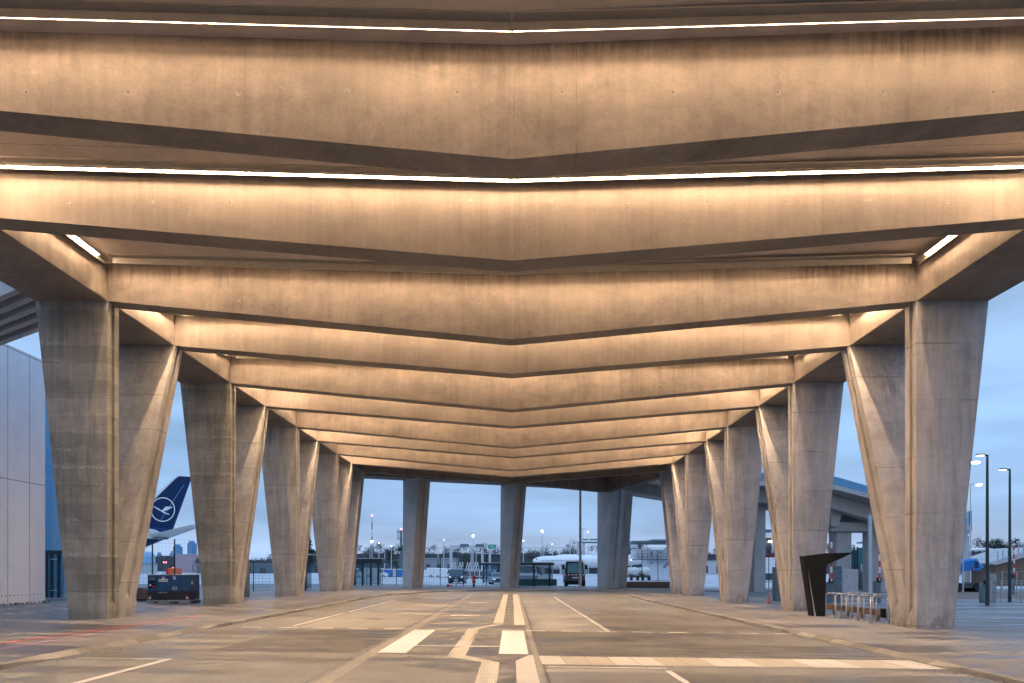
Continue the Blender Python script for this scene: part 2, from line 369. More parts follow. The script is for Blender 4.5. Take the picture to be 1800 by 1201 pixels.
def kerb(path, inner, name):
    mb = MB(); flush = {1, 2}
    def hz(i):
        if i in (1, 2): return .028
        return PAV
    # densify: ramps either side of dropped kerb
    pts = []
    for i in range(len(path)-1):
        a, b, c, d = path[i], path[i+1], inner[i], inner[i+1]
        L = math.hypot(b[0]-a[0], b[1]-a[1]); n = max(1, int(L/1.0))
        for k in range(n):
            t0, t1 = k/n, (k+1)/n-.012/ (L/n) / n
            lo = lambda p, q, t: (p[0]+(q[0]-p[0])*t, p[1]+(q[1]-p[1])*t)
            p0, p1, q0, q1 = lo(a, b, t0), lo(a, b, t1), lo(c, d, t0), lo(c, d, t1)
            y0, y1 = path[1][1], path[2][1]
            def h(y):
                if y < y0-1: return PAV
                if y < y0: return PAV-(y-y0+1)*(PAV-.03)
                if y < y1: return .03
                if y < y1+1: return .03+(y-y1)*(PAV-.03)
                return PAV
            j = rnd.uniform(-.004, .004)
            mb.loft([[(p0[0], p0[1], gz(p0[0])-.1), (p1[0], p1[1], gz(p1[0])-.1), (q1[0], q1[1], gz(q1[0])-.1), (q0[0], q0[1], gz(q0[0])-.1)],
                     [(p0[0]+j, p0[1], gz(p0[0])+h(p0[1])-.02), (p1[0]+j, p1[1], gz(p1[0])+h(p1[1])-.02), (q1[0], q1[1], gz(q1[0])+h(q1[1])-.002), (q0[0], q0[1], gz(q0[0])+h(q0[1])-.002)],
                     [(p0[0]*.997+q0[0]*.003+(.02 if inner[0][0] > path[0][0] else -.02), p0[1], gz(p0[0])+h(p0[1])), (p1[0]+(.02 if inner[0][0] > path[0][0] else -.02), p1[1], gz(p1[0])+h(p1[1])), (q1[0], q1[1], gz(q1[0])+PAV), (q0[0], q0[1], gz(q0[0])+PAV)]])
    o = mb.build(name, M['kerbst']); o['kind'] = 'structure'; return o
kerb(KL, KLi, 'kerb'); kerb(KR, KRi, 'kerb')

def marks(name, polys, mat, dz=.008, label=None, jitter=False):
    mb = MB()
    for p in polys: mb.face([(x, y, gz(x)+dz) for x, y in p])
    o = mb.build(name, mat)
    for f in o.data.polygons:
        if f.normal.z < 0: f.flip()
    o['kind'] = 'structure'; return o
def rect(x0, x1, y0, y1): return [(x0, y0), (x1, y0), (x1, y1), (x0, y1)]
marks('gutter_line', [rect(-2.93, -2.68, 4+i*.0, 48) for i in range(1)]+[[(-2.93, 48), (-2.68, 48), (-2.2, 50.5), (-2.5, 50.5)]], M['kline'])
marks('zebra_block', [rect(-2.72, -2.14, 13.75, 19.1), rect(-.27, .33, 13.8, 19.15)], M['pw'], .012)
marks('tactile_strip', [rect(-.56, -.23, 5, 12.55), [(-.56, 12.55), (-.23, 12.55), (-.92, 13.5), (-1.27, 13.3)], [(-1.27, 13.3), (-.92, 13.5), (-.95, 19.6), (-1.27, 19.7)],
      [(-1.27, 19.7), (-.95, 19.6), (-.24, 21.5), (-.58, 21.3)], rect(-.60, -.28, 21.6, 48.3)], M['tact'])
marks('pale_strip', [rect(.07, .42, 5, 12.8), rect(.07, .41, 21.3, 48.3), [(.07, 12.8), (.42, 12.8), (.42, 13.7), (.34, 13.7)]], M['slab'])
marks('edge_strip', [rect(.42, .53, 5, 48.3)], M['kline'], .010)
marks('lane_line', [rect(-2.14, -.95, 15.0, 15.16), rect(-.92, -.27, 15.0, 15.16)], M['pw'], .016)
marks('lane_line', [rect(-2.2, -1.2, 35.0, 35.6), rect(-2.25, -1.18, 25.1, 25.45), rect(2.67, 2.79, 19.3, 44), rect(2.62, 2.74, 3, 11.75), rect(.63, 2.74, 12.0, 12.1),
      rect(-6.41, -6.29, 19.8, 25.7), rect(-6.41, -6.29, 26.6, 37.4), rect(-6.31, -6.17, 3, 12.35), rect(-7.95, -6.2, 12.38, 12.47)], M['pold'], .010)
dd = []
x = -7.6
while x < 7.6:
    if not (-3.1 < x < .4): dd.append(rect(x, x+.55, 19.15, 19.33))
    x += 1.0
marks('dashed_line', dd, M['pold'], .011)
marks('slot_drain', [rect(-8.0, -3.0, 19.06, 19.1), rect(.6, 7.8, 19.06, 19.1)], M['dgrey'], .009)
sl = [[], []]
x = .55; i = 0
while x < 7.85:
    sl[(i*7+i//2) % 2].append([(x, 12.35), (min(x+.44, 7.88), 12.35), (min(x+.41, 7.88), 13.55), (x-.02, 13.55)]); x += .45; i += 1
M['asph3'] = asphalt('asphalt_patch', (.19, .188, .175), (.085, .082, .076), (.46, .56))
marks('asphalt_patch', [rect(.6, 7.85, 13.6, 19.0), rect(2.85, 7.85, 19.4, 27), rect(-6.1, -3.1, 13.7, 18.9)], M['asph3'], .0062)
M['asph4'] = asphalt('asphalt_patch_pale', (.38, .372, .34), (.19, .185, .165), (.48, .56))
marks('asphalt_patch', [rect(.6, 2.6, 3, 11.9), rect(.6, 2.6, 19.4, 43), rect(-6.1, -3.1, 19.5, 34)], M['asph4'], .0062)
marks('manhole_cover', [[(4.2+.32*math.cos(a*math.pi/8), 16.2+.32*math.sin(a*math.pi/8)) for a in range(16)], [(-4.6+.32*math.cos(a*math.pi/8), 23+.32*math.sin(a*math.pi/8)) for a in range(16)]], M['dgrey'], .0085)
marks('crossing_slabs', sl[0], M['slab'], .012); marks('crossing_slabs', sl[1], M['slab2'], .012)
marks('coloured_line', [[(-10.28, 12.9), (-10.20, 12.9), (-10.10, 22.4), (-10.17, 22.4)]], M['pred'], PAV+.006)  # thin red and violet strips lying flat on the left pavement
marks('coloured_line', [[(-9.63, 12.7), (-9.57, 12.7), (-9.78, 21.6), (-9.84, 21.6)]], M['pvio'], PAV+.006)
# dashes in the street left, bays right
dl = []
for xx in (-17.2, -19.3):
    y = 14.0
    while y < 60:
        dl.append(rect(xx, xx+.12, y, y+.5)); y += 1.0
marks('dashed_line', dl, M['pw'], .008)
bl = []
for yy in (24.2, 27.5, 28.3, 31.8, 32.6, 36, 40, 41, 45.5):
    bl.append([(17.2+ (yy % 3), yy), (36, yy-1.6), (36, yy-1.48), (17.2+(yy % 3), yy+.12)])
marks('lane_line', bl, M['pw'], .008)
wl_ = []
for k in range(26):
    yy = rnd.uniform(24, 62); xx = rnd.uniform(17, 34); wl_.append([(xx, yy), (xx+rnd.uniform(.8, 2.5), yy-.1), (xx+rnd.uniform(1, 2.4), yy+.16), (xx+.2, yy+.12)])
marks('lane_line', wl_, M['pold'], .010)
marks('gravel_bed', [[(26, 47), (60, 44), (60, 62), (30, 60)]], M['rust'], .012)
# joints of the asphalt lanes
marks('asphalt_joint', [rect(-3.06, -3.03, 3, 48), rect(.56, .58, 3, 48), rect(4.9, 4.92, 20, 47)], M['dgrey'], .007)

# ------------------------------------------------------------------ the bridge
XI, XO = 12.14, 14.31
ZB, ZSE, ZSC = 9.79, 10.90, 10.57      # beam/edge bottom, soffit at edge and centre
TH = 0.60
BY = {-1: 2.55, 0: 6.65, 1: 11.52, 2: 15.60, 3: 20.49, 4: 24.57, 5: 29.43, 6: 33.56, 7: 38.42, 8: 42.6, 9: 47.3, 10: 51.6, 11: 55.9}
def soffit(x): return ZSE+(ZSC-ZSE)*(1-abs(x)/XI)
bridge = empty('concrete_bridge', (0, 0, 0), 'broad ribbed concrete road bridge overhead, its beams hanging in shallow V shapes lit amber', 'bridge')
HOLE = M['dgrey']
def disc(mb, c, r, mi, n=14, t=.004, nrm=-1):
    mb.loft([[(c[0]+r*math.cos(2*math.pi*i/n), c[1], c[2]+r*math.sin(2*math.pi*i/n)) for i in range(n)],
             [(c[0]+r*math.cos(2*math.pi*i/n), c[1]+nrm*t, c[2]+r*math.sin(2*math.pi*i/n)) for i in range(n)]], mi)
M['plug'] = simple('tie_plug', (.13, .13, .12), .9); M['plug2'] = simple('tie_plug_rim', (.24, .23, .21), .9)
for k, y in BY.items():
    odd = k % 2 == 1
    zc = 8.64 if odd else 8.78
    if k == 11: zc = 8.86
    mb = MB()
    poly = [(-XI-.002, ZB), (-.12, zc+.012), (0, zc), (.12, zc+.012), (XI+.002, ZB), (XI+.002, 11.3), (-XI-.002, 11.3)]
    mb.prism(poly, 'y', y, y+TH, 0)
    if k > 0 and k < 10:
        # shallow plugs of the form ties, a row along each face, and the centre construction joint
        zt = 9.77 if odd else 10.12
        for q in range(-6, 7):
            xx = q*1.82+.85+rnd.uniform(-.06, .06)
            if abs(xx) > XI-.4: continue
            disc(mb, (xx, y, zt+rnd.uniform(-.02, .02)), .045, 2); disc(mb, (xx+rnd.uniform(-.01, .01), y-.004, zt), .027, 1)
        mb.box(-.005, .005, y-.003, y, zc+.02, soffit(0)-.02, 2)
    mb.build('beam', [M['beam_a'] if odd else M['beam_b'], M['plug'], M['plug2']], bridge)
# edge beams
for sgn in (-1, 1):
    mb = MB(); a, b = (sgn*XI, sgn*XO) if sgn > 0 else (sgn*XO, sgn*XI)
    y1 = 57.4 if sgn < 0 else 56.4
    mb.prism([(a, ZB), (b, ZB), (b, 12.1), (a, 12.1)], 'y', -1.2, y1, 0)
    mb.build('edge_beam', M['edge'], bridge, bevel=.012)
# deck slab: shallow V soffit, widening towards the far right corner
mb = MB()
def deckring(y, xl, xr):
    return [(xl, y, soffit(xl) if abs(xl) < 15 else 11.1), (0, y, ZSC), (xr, y, 11.1), (xr, y, 12.0), (0, y, 12.0), (xl, y, 12.0)]
mb.loft([deckring(-1, -14.2, 14.2), deckring(52, -14.2, 14.2)])
# thin board joints in the soffit of each cell
for k in range(0, 10):
    if (k+1) % 2 == 0:
        y = BY[k+1]-.95
        for yy in (y, y+.55):
            for i in range(-11, 11):
                x0 = i*1.1; x1 = x0+1.02
                mb.face([(x0, yy, soffit(x0)-.003), (x1, yy, soffit(x1)-.003), (x1, yy+.012, soffit(x1)-.003), (x0, yy+.012, soffit(x0)-.003)], 1)
mb.build('deck_slab', [M['soffit'], M['dgrey']], bridge)
mb = MB(); P_ = [(-14.2, 52.01), (14.2, 52.01), (16.5, 57), (20.5, 80.0), (9.8, 69.0), (0, 64.8), (-14.2, 58.4)]
mb.prism([(p[0], p[1]) for p in P_], 'z', 11.0, 12.0); mb.build('deck_slab', M['soffit'], bridge)
# far oblique edge beam and diagonal rib
def obeam(name, pts, w, z0s, z1, mat, side=1):
    mb = MB()
    for (a, b), (za, zb) in zip(zip(pts, pts[1:]), zip(z0s, z0s[1:])):
        A = Vector(a); B = Vector(b); t = (B-A).normalized(); n = Vector((-t.y, t.x))*w*side
        mb.loft([[(A.x, A.y, za), (A.x+n.x, A.y+n.y, za), (A.x+n.x, A.y+n.y, z1), (A.x, A.y, z1)], [(B.x, B.y, zb), (B.x+n.x, B.y+n.y, zb), (B.x+n.x, B.y+n.y, z1), (B.x, B.y, z1)]])
    return mb.build(name, mat, bridge, bevel=.012)
obeam('edge_beam', [(-14.3, 57.41), (0, 63.2), (9.6, 67.2), (20.5, 80.0)], 1.9, [ZB-.02, ZB-.02, ZB-.02, ZB-.02], 12.1, M['edge'])
obeam('diagonal_beam', [(9.2, 66.6), (13.4, 56.41)], .7, [9.35, ZB-.05], 11.6, M['beam_a'])
obeam('diagonal_beam', [(0.6, 56.52), (9.2, 66.4)], .6, [8.9, 9.3], 11.5, M['beam_a'])

# --- columns
ZG = -0.4
def limb(name, mat, parent, sgn, prof, zs, w0=1.13, w1=2.17, H=(0.0, ZB), groove=True, gb=.42):
    """prof(z)->(y front, y back). Inner face carries a groove ending above the foot."""
    mb = MB(); rings = []
    g0 = gz(sgn*12)+PAV+gb
    lv = sorted(set([ZG, g0, g0+.22]+zs))
    for z in lv:
        yf, yb = prof(z); w = w0+(w1-w0)*max(0, (z-H[0]))/(H[1]-H[0])
        d = 0 if z <= g0+1e-6 else .10
        if not groove: d = 0
        t = yb-yf; a = yf+t*.36; b = yf+t*.62
        xi = sgn*XI; xo = sgn*(XI+w)
        rings.append([(xi, yf, z), (xi, a, z), (xi+sgn*d, a+.01, z), (xi+sgn*d, b-.01, z), (xi, b, z), (xi, yb, z), (xo, yb, z), (xo, yf, z)])
    mb.loft(rings)
    return mb.build(name, mat, parent, bevel=.008)
def near_prof(y0): return lambda z: (y0, y0+TH)
def far_prof(y0, y1):
    def f(z):
        zz = max(z, 0.1)
        t = min(1, max(0, (z-1.15)/(ZB-1.15)))
        front = y0+TH+.006+(y1-y0-TH-.006)*t
        tb = (zz-.1)/(ZB-.1)
        back = y0+1.30+(y1+TH-y0-1.30)*tb
        return (front, back)
    return f
names = {1: ('at the near edge of the picture', None), 3: ('first', 'nearest'), 5: ('second', ''), 7: ('third', ''), 9: ('fourth', '')}
labs = {(-1, 1): 'top of the V-shaped concrete column at the far left frame edge', (1, 1): 'top of the V-shaped concrete column at the far right frame edge',
        (-1, 3): 'dark stained V-shaped column between the white clad building and the blue generator, largest on the left',
        (1, 3): 'pale V-shaped column behind which the bike racks end, largest on the right',
        (-1, 5): 'mossy dark V-shaped column just right of the blue generator and airliner tail',
        (1, 5): 'V-shaped column with the black arm-shaped pylon standing before its foot',
        (-1, 7): 'left V-shaped column third from the front, grey cabinets seen to its left',
        (1, 7): 'right V-shaped column third from the front, white and red train shed seen to its right',
        (-1, 9): 'left V-shaped column fourth from the front, next to the slanting single limb',
        (1, 9): 'right V-shaped column fourth from the front, next to the slanting single limb'}
for (sgn, k), lab in labs.items():
    y0, y1 = BY[k], BY[k+1]
    c = empty('concrete_column', (0, 0, 0), lab, 'column', 'V-shaped columns along both sides of the road')
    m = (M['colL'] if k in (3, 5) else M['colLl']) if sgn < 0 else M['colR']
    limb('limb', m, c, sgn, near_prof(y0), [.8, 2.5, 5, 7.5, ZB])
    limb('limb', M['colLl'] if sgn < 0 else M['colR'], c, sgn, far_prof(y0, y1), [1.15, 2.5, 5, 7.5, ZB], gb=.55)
def slant_prof(z):
    t = max(0, z)/ZB
    return (50.9+(55.3-50.9)*t, 52.1+(56.3-52.1)*t)
for sgn in (-1, 1):
    o = empty('slanting_column', (0, 0, 0), 'grey blue single limb column slanting away at the %s rear corner of the underpass' % ('left' if sgn < 0 else 'right'), 'column', 'single columns at the far end of the bridge')
    limb('limb', M['colLl'] if sgn < 0 else M['colR'], o, sgn, slant_prof, [2.5, 5, 7.5, ZB], groove=False)
# far row, turned with the oblique bridge edge
def pier(parent, tp, bp, D, dep=(0, 2.0), side=1.6, ztop=ZB, mat=None, gr=True):
    mb = MB(); rings = []
    zs_ = [ZG, .55, .8, 4, ztop]
    for z in zs_:
        t = max(0, z)/ztop
        p = [bp[i]+(tp[i]-bp[i])*t for i in range(3)]
        P0 = Vector((X(p[0], D+dep[1]), D+dep[1])); P1 = Vector((X(p[1], D), D)); P2 = Vector((X(p[2], D+side), D+side))
        P3 = P0+(P2-P1)
        u = P2-P1; n = Vector((-u.y, u.x)).normalized()
        g = .14 if (z > .6 and gr) else 0
        a = P1+u*.36; b = P1+u*.64
        ring = [P0, P1, a, a+n*g+u*.01, b+n*g-u*.01, b, P2, P3]
        rings.append([(q.x, q.y, z) for q in ring])
    mb.loft(rings); return mb.build('limb', mat or M['conc'], parent, bevel=.008)
cA = empty('end_column', (0, 0, 0), 'tapering blue grey column left of the parked dark van, with dark groove side', 'column', 'grooved columns across the far end')
pier(cA, (708.4, 736.0, 756.6), (707.7, 723.5, 743), 59)
cB = empty('end_column', (0, 0, 0), 'tapering blue grey column in the middle, ending above the twin pale strips', 'column', 'grooved columns across the far end')
pier(cB, (880, 907, 925.6), (878.9, 894, 911.4), 63)
cC = empty('end_column', (0, 0, 0), 'widest grooved column at the far end, beside the tall grey pole and tow truck', 'column', 'grooved columns across the far end')
pier(cC, (1050, 1079.4, 1099.3), (1050, 1066, 1086), 67)
mb = MB(); D = 68.75
mb.loft([[(X(1084, D), D, ZG), (X(1100.7, D+.4), D+.4, ZG), (X(1100.7, D+.4), D+1.6, ZG), (X(1084, D), D+1.6, ZG)], [(X(1096, D), D, ZB), (X(1112.9, D+.4), D+.4, ZB), (X(1112.9, D+.4), D+1.6, ZB), (X(1096, D), D+1.6, ZB)]])
mb.build('limb', M['colR'], cC, bevel=.01)

# --- linear lights
def strip_light(label, xs, y, mat, dy=1, group='linear lights fixed across the bridge soffit', lip=.03, dw=.016, dh=.0105):
    """runs across the bridge at depth y under the soffit; dy=+1 leans on the beam behind it"""
    t = empty('strip_light', (0, y, 10.9), label, 'strip light', group)
    hb = MB(); db = MB()
    for (x0, x1) in xs:
        n = 1
        def pr(xa, za): return soffit(xa)+za-10.9
        def rg(xa, pts): return [(xa, yy, pr(xa, zz)) for yy, zz in pts]
        H1 = [(-.26, .01), (-.06, .01), (-.06, -.03-lip), (-.075, -.03-lip), (-.075, -.02), (-.26, -.02)]; H2 = [(-.05, .01), (.035, .01), (.035, -.106), (.022, -.106), (.022, -.075), (-.05, -.075)]
        hb.loft([rg(x0, H1), rg(x1, H1)]); hb.loft([rg(x0, H2), rg(x1, H2)])
        L = (x1-x0); seg = max(1, round(abs(L)/2.3))
        DF = [(-dw, -.0755), (.020, -.0755), (.020, -.0755-dh), (-dw, -.0755-dh)]
        for i in range(seg):
            a = x0+L*i/seg+(.012 if L > 0 else -.012); b = x0+L*(i+1)/seg-(.012 if L > 0 else -.012)
            db.loft([rg(a, DF), rg(b, DF)])
    if dy < 0:
        for m_ in (hb, db): m_.v = [(v[0], -v[1], v[2]) for v in m_.v]
    hb.build('housing', M['alu'], t); db.build('diffuser', mat, t)
    return t
ordn = {1: 'first', 2: 'second', 3: 'third', 4: 'fourth', 5: 'fifth', 6: 'sixth', 7: 'seventh', 8: 'eighth', 9: 'ninth', 10: 'tenth', 0: 'nearest unseen'}
full = [(-11.7, -.01), (.01, 11.7)]
for k in (1, 2, 3, 4, 5, 6, 7, 8, 9, 10):
    y = BY[k]-(.21 if k == 2 else .30 if k % 2 == 0 else .43)
    if k % 2 == 0: strip_light('bright continuous light line under the soffit before the %s beam from the front' % ordn[k], full, y, M['led'], lip=.060 if k == 2 else .13)
    else: strip_light('glowing light line along the very top of the picture above the nearest beam face' if k == 1 else 'strip fixture with hooded lamp above the stained %s beam from the front' % ordn[k], full, y, M['led1'], lip=.128 if k == 1 else .165, dw=.024, group='hooded linear lights above the stained beams')
for k in range(0, 10):
    strip_light('added fill light line hidden behind the %s beam from the front' % ordn[k], full, BY[k]+TH+.40, M['ledfill'], -1, group='added fill lights hidden behind beams', lip=-.01, dw=.03, dh=.03)  # unseen fill strips, added to brighten soffits, beam faces and column fronts
for k in range(0, 10):
    for sgn in (-1, 1):
        t = empty('strip_light', (sgn*11.97, BY[k]+TH, 0), 'short light line along the %s edge beam behind the %s beam' % ('left' if sgn < 0 else 'right', ordn[k]), 'strip light', 'short light lines along the edge beams')
        L = BY[k+1]-BY[k]-TH-.3; z = soffit(11.97)
        hb = MB(); hb.loft([[(sgn*px_, yy, pz_) for px_, pz_ in ((-.06, z+.02), (.06, z+.02), (.06, z-.15), (.048, z-.15), (.048, z-.05), (-.06, z-.05))] for yy in (.1, L)]); hb.build('housing', M['alu'], t)
        db = MB(); db.loft([[(sgn*px_, yy, pz_) for px_, pz_ in ((-.018, z-.0505), (.018, z-.0505), (.018, z-.062), (-.018, z-.062))] for yy in (.4, L-.45)]); db.build('diffuser', M['lede' if k % 2 == 0 else 'ledn'], t)

# ------------------------------------------------------------------ near street furniture
def boxo(name, m, parent, x0, x1, y0, y1, z0, z1, bevel=0):
    mb = MB(); mb.box(x0, x1, y0, y1, z0, z1); return mb.build(name, m, parent, bevel=bevel)
# black pylon: leaning leg, gap, upright leg, arm to the right
py_ = empty('pylon', (11.7, 26.2, 0), 'black angular pylon with a pointed arm reaching right, standing before a column', 'pylon')
D = 26.2; gx, gy = 11.7, 26.2
def pp(px, py): return (X(px, D)-gx, Z(py, D))
mb = MB(); zb = gz(12)+PAV-.02
mb.prism([pp(1416, 977), pp(1447, 973), pp(1498, 971.5), pp(1450, 994), (pp(1448, 1083)[0], zb), (pp(1434.5, 1083)[0], zb)], 'y', -.12, .0); mb.build('plate', M['black'], py_)
mb = MB()
x0, x1, zt_ = pp(1430.5, 0)[0], pp(1414.5, 0)[0], pp(0, 977.5)[1]
mb.loft([[(x0-.03, -.0, zb), (x0+.02, -.0, zb), (x0+.02, .42, zb), (x0-.03, .42, zb)], [(x1-.03, .0, zt_), (x1+.05, .0, zt_), (x1+.05, .42, zt_), (x1-.03, .42, zt_)]])
mb.build('side_plate', M['black'], py_)
# bicycle racks
def rack():
    t = empty('bike_rack', (0, 0, 0), 'x', 'bike rack', 'tubular steel bicycle racks')
    mb = MB(); r = .03; h = .88; w = .62
    pts = [(0, 0, -.05), (0, 0, h-.09), (.026, 0, h-.03), (.09, 0, h), (w-.09, 0, h), (w-.026, 0, h-.03), (w, 0, h-.09), (w, 0, -.05)]
    mb.path(pts, r, 8); mb.build('hoop', M['steel'], t, smooth=True)
    for a in (0, w): boxo('foot_plate', M['steel'], t, a-.06, a+.06, -.06, .06, 0, .008)
    return t
r0 = rack(); rl = ['nearest', 'second', 'third', 'fourth', 'fifth']
for i in range(5):
    o = r0 if i == 0 else copy_tree(r0)
    o.location = (11.87+.03*i, 22.6+.88*i, gz(12)+PAV); o['label'] = '%s steel hoop rack in the front row beside the large right column' % rl[i]
for i in range(4):
    o = copy_tree(r0); o.location = (13.35, 24.3+.95*i, gz(13.3)+PAV); o['label'] = '%s steel hoop rack in the rear row near the striped street' % rl[i]
lr = empty('low_barrier', (12.9, 24.4, gz(13)+PAV), 'low brown timber rail with small bolts behind the hoop racks', 'barrier')
boxo('rail', M['rust'], lr, -.05, .05, -.6, 4.2, .18, .40, .01)
for y in (-.4, .7, 1.8, 2.9, 4.0): boxo('post', M['rust'], lr, -.04, .04, y, y+.08, -.03, .18)
boxo('end_box', M['black'], lr, -.06, .06, -.75, -.601, .12, .44)

# ------------------------------------------------------------------ left: clad building, ribbed canopy, glass screen, generator
bl_ = empty('clad_building', (-21.2, 25, 0), 'tall pale building with smooth white cladding panels at the left frame edge', 'building')
FX = -21.2; zg = gz(-21)
boxo('wall', M['offw'], bl_, -14, .0, -13, 6.0, zg-.3, 11.2)
mb = MB()
for y in (23.9, 26.3, 28.7-.0, 30.0): mb.box(FX+21.2-.001, FX+21.2+.004, y-25-.008, y-25+.008, zg, 11.19)
for z in (5.55, 11.1-.0): mb.box(-.001, .006, -12.9, 5.99, z-.012, z+.012)
mb.build('panel_joint', M['dgrey'], bl_)
mb = MB(); y = 24.0
while y < 30.8:
    mb.box(-.001, .004, y-25, y-25+.06, .62, .66); y += .24
mb.build('vent_hole', M['black'], bl_)
mb = MB()
for i in range(260):
    y = rnd.uniform(12, 31); x = rnd.uniform(.0, .28); h = rnd.uniform(.03, .12)
    mb.face([(x, y-25, zg), (x+.05, y-25+.04, zg), (x+rnd.uniform(-.05, .08), y-25, zg+h)])
wd = mb.build('weeds', simple('weeds', (.06, .075, .03), .9), None); wd.location = (FX, 25, 0); wd['kind'] = 'stuff'
ca = empty('ribbed_canopy', (-17, 24, 10.4), 'dark ribbed concrete canopy above the white clad building at the left edge', 'canopy')
ZC = 10.4; 
u = Vector((2.26, -1.37)).normalized()
mb = MB()
for i, y0 in enumerate((21.66, 22.75, 23.85, 24.9, 25.97)):
    a = Vector((-.75*y0, y0)); p = a-u*14; q = a+u*(3.0 if i else 3.2)
    n = Vector((-u.y, u.x))*.22
    mb = MB(); mb.loft([[(p.x+17, p.y-24, 0), (q.x+17, q.y-24, 0), (q.x+n.x+17, q.y+n.y-24, 0), (p.x+n.x+17, p.y+n.y-24, 0)],
                        [(p.x+17, p.y-24, .62), (q.x+17, q.y-24, .62), (q.x+n.x+17, q.y+n.y-24, .62), (p.x+n.x+17, p.y+n.y-24, .62)]])
    mb.build('rib', M['conc'], ca)
p = Vector((-.75*21.66, 21.66)); q = Vector((-.75*25.97, 25.97)); n = Vector((-u.y, u.x))*.22
mb = MB(); c4 = [p-u*14, p+u*3, q+n+u*3, q+n-u*14]
mb.prism([(v.x+17, v.y-24) for v in c4], 'z', .63, .9); mb.build('slab', simple('canopy_slab', (.10, .09, .08), .8), ca)

gs = empty('glass_screen', (-21.9, 33.5, gz(-20)), 'dark framed glass screen with sliding gate between white building and column', 'screen')
D = 33.5; ox, oy, oz = -21.9, 33.5, gz(-20)
mb = MB(); x0, x1 = X(70, D)-ox, X(112, D)-ox; zt = Z(968, D)-oz
mb.box(x0, x1, -.1, .1, zt-.2, zt); mb.build('top_beam', M['darksteel'], gs)
for px in (82, 91, 103.5): boxo('post', M['darksteel'], gs, X(px, D)-ox-.06, X(px, D)-ox+.06, -.06, .06, 0, zt-.2)
boxo('pane', M['pane'], gs, x0, x1, -.01, .01, .12, zt-.21)
boxo('base_rail', M['steel'], gs, x0, x1+.2, -.08, .08, -.1, .12)
for z in (.45, zt-.45): boxo('rail', M['steel'], gs, X(91, D)-ox, X(103, D)-ox, -.09, -.065, z, z+.04)
tw = empty('glazed_shaft', (X(86, 40), 40, 0), 'tall slim shaft of blue glass behind the edge of the white building', 'tower')
boxo('wall', M['glassb'], tw, X(74, 40)-X(86, 40), X(92, 40)-X(86, 40), 0, 2, 0, 13)
mb = MB()
for z in range(1, 13): mb.box(X(74, 40)-X(86, 40), X(92, 40)-X(86, 40)+.001, -.02, -.002, z, z+.04)
mb.build('mullion', M['grey'], tw)

# generator
gen = empty('generator', (-14.94, 29.7, gz(-15)), 'blue and black mobile generator on a grey skid between the two dark left columns', 'generator')
W2 = .92; s_ = MB(); s_.loft([[(-W2, 0, .60), (W2, 0, .60), (W2, .95, .60), (-W2, .95, .60)], [(-W2, 0, 1.30), (W2, 0, 1.30), (W2, .95, 1.30), (-W2, .95, 1.30)]])
s_.build('upper_housing', M['blue'], gen, bevel=.02)
boxo('lower_housing', simple('black_housing', (.018, .02, .026), .5), gen, -W2+.004, W2-.004, .004, .946, .24, .60, .01)
mb = MB(); mb.prism([(-W2-.05, .22), (W2+.05, .22), (W2+.05, .14), (W2-.18, .02), (-W2+.18, .02), (-W2-.05, .14)], 'y', -.03, 1.0)
sk_ = mb.build('skid', M['grey'], gen, bevel=.01)
mb = MB()
for a, b in ((-.62, -.45), (.10, .2), (.24, .44)): mb.box(a, b, -.036, -.0301, .08, .16)
mb.build('fork_pocket', M['black'], gen)
boxo('roof', simple('roof_grey', (.34, .36, .38), .5), gen, -W2-.02, W2+.02, -.02, .97, 1.301, 1.335, .008)
boxo('control_panel', M['black'], gen, -.87, -.53, -.012, -.001, .74, 1.05)
def fl(nm, m, x0, x1, z0, z1, y=-.016): return boxo(nm, m, gen, x0, x1, y, y+.003, z0, z1)
fl('gauge', M['cab'], -.82, -.60, 1.10, 1.22); fl('sticker', M['white'], -.83, -.75, .83, .92); fl('socket', M['red'], -.70, -.55, .78, .85)
for a in (-.68, -.60): fl('socket', M['tarp'], a, a+.04, .93, .97)
fl('sign', M['white'], -.42, -.03, 1.02, 1.14, -.006); fl('sign', M['white'], -.28, -.16, 1.141, 1.24, -.006)
mb = MB(); mb.face([(-.26, -.008, 1.23), (-.18, -.008, 1.23), (-.18, -.008, 1.16)]); mb.build('emblem', M['red'], gen)
mb = MB()
for i in range(9): mb.box(-.39+i*.038, -.37+i*.038, -.009, -.0065, 1.05, 1.10 if i % 3 else 1.08)
mb.build('lettering', M['cab'], gen)
fl('sign', M['white'], .20, .31, 1.12, 1.19, -.006); fl('sign', M['lgrey'], .18, .33, 1.20, 1.27, -.006)
mb = MB()
for q in ((.17, .37, .66, .672), (.17, .37, .79, .802), (.17, .182, .672, .79), (.358, .37, .672, .79)): mb.box(q[0], q[1], -.008, -.001, q[2], q[3])
mb.build('number_frame', M['white'], gen)
text_mesh('number', '815', .12, M['white'], gen, (.27, -.006, .731))
text_mesh('lettering', 'milfwat aden', .075, M['white'], gen, (-.25, -.004, .555))
for a, s2 in ((-W2+.02, 1), (W2-.16, -1)):
    mb = MB(); mb.face([(a, -.002, .27), (a+.13, -.002, .27), (a+.13, -.002, .40), (a, -.002, .40)]); mb.build('reflector', M['white'], gen)
    mb = MB(); mb.face([(a, -.005, .27) if s2 > 0 else (a+.13, -.005, .27), (a, -.005, .40), (a+.13, -.005, .40)]); mb.build('reflector', M['red'], gen)
boxo('side_plate', M['lgrey'], gen, W2+.001, W2+.02, .1, .3, .9, 1.05)
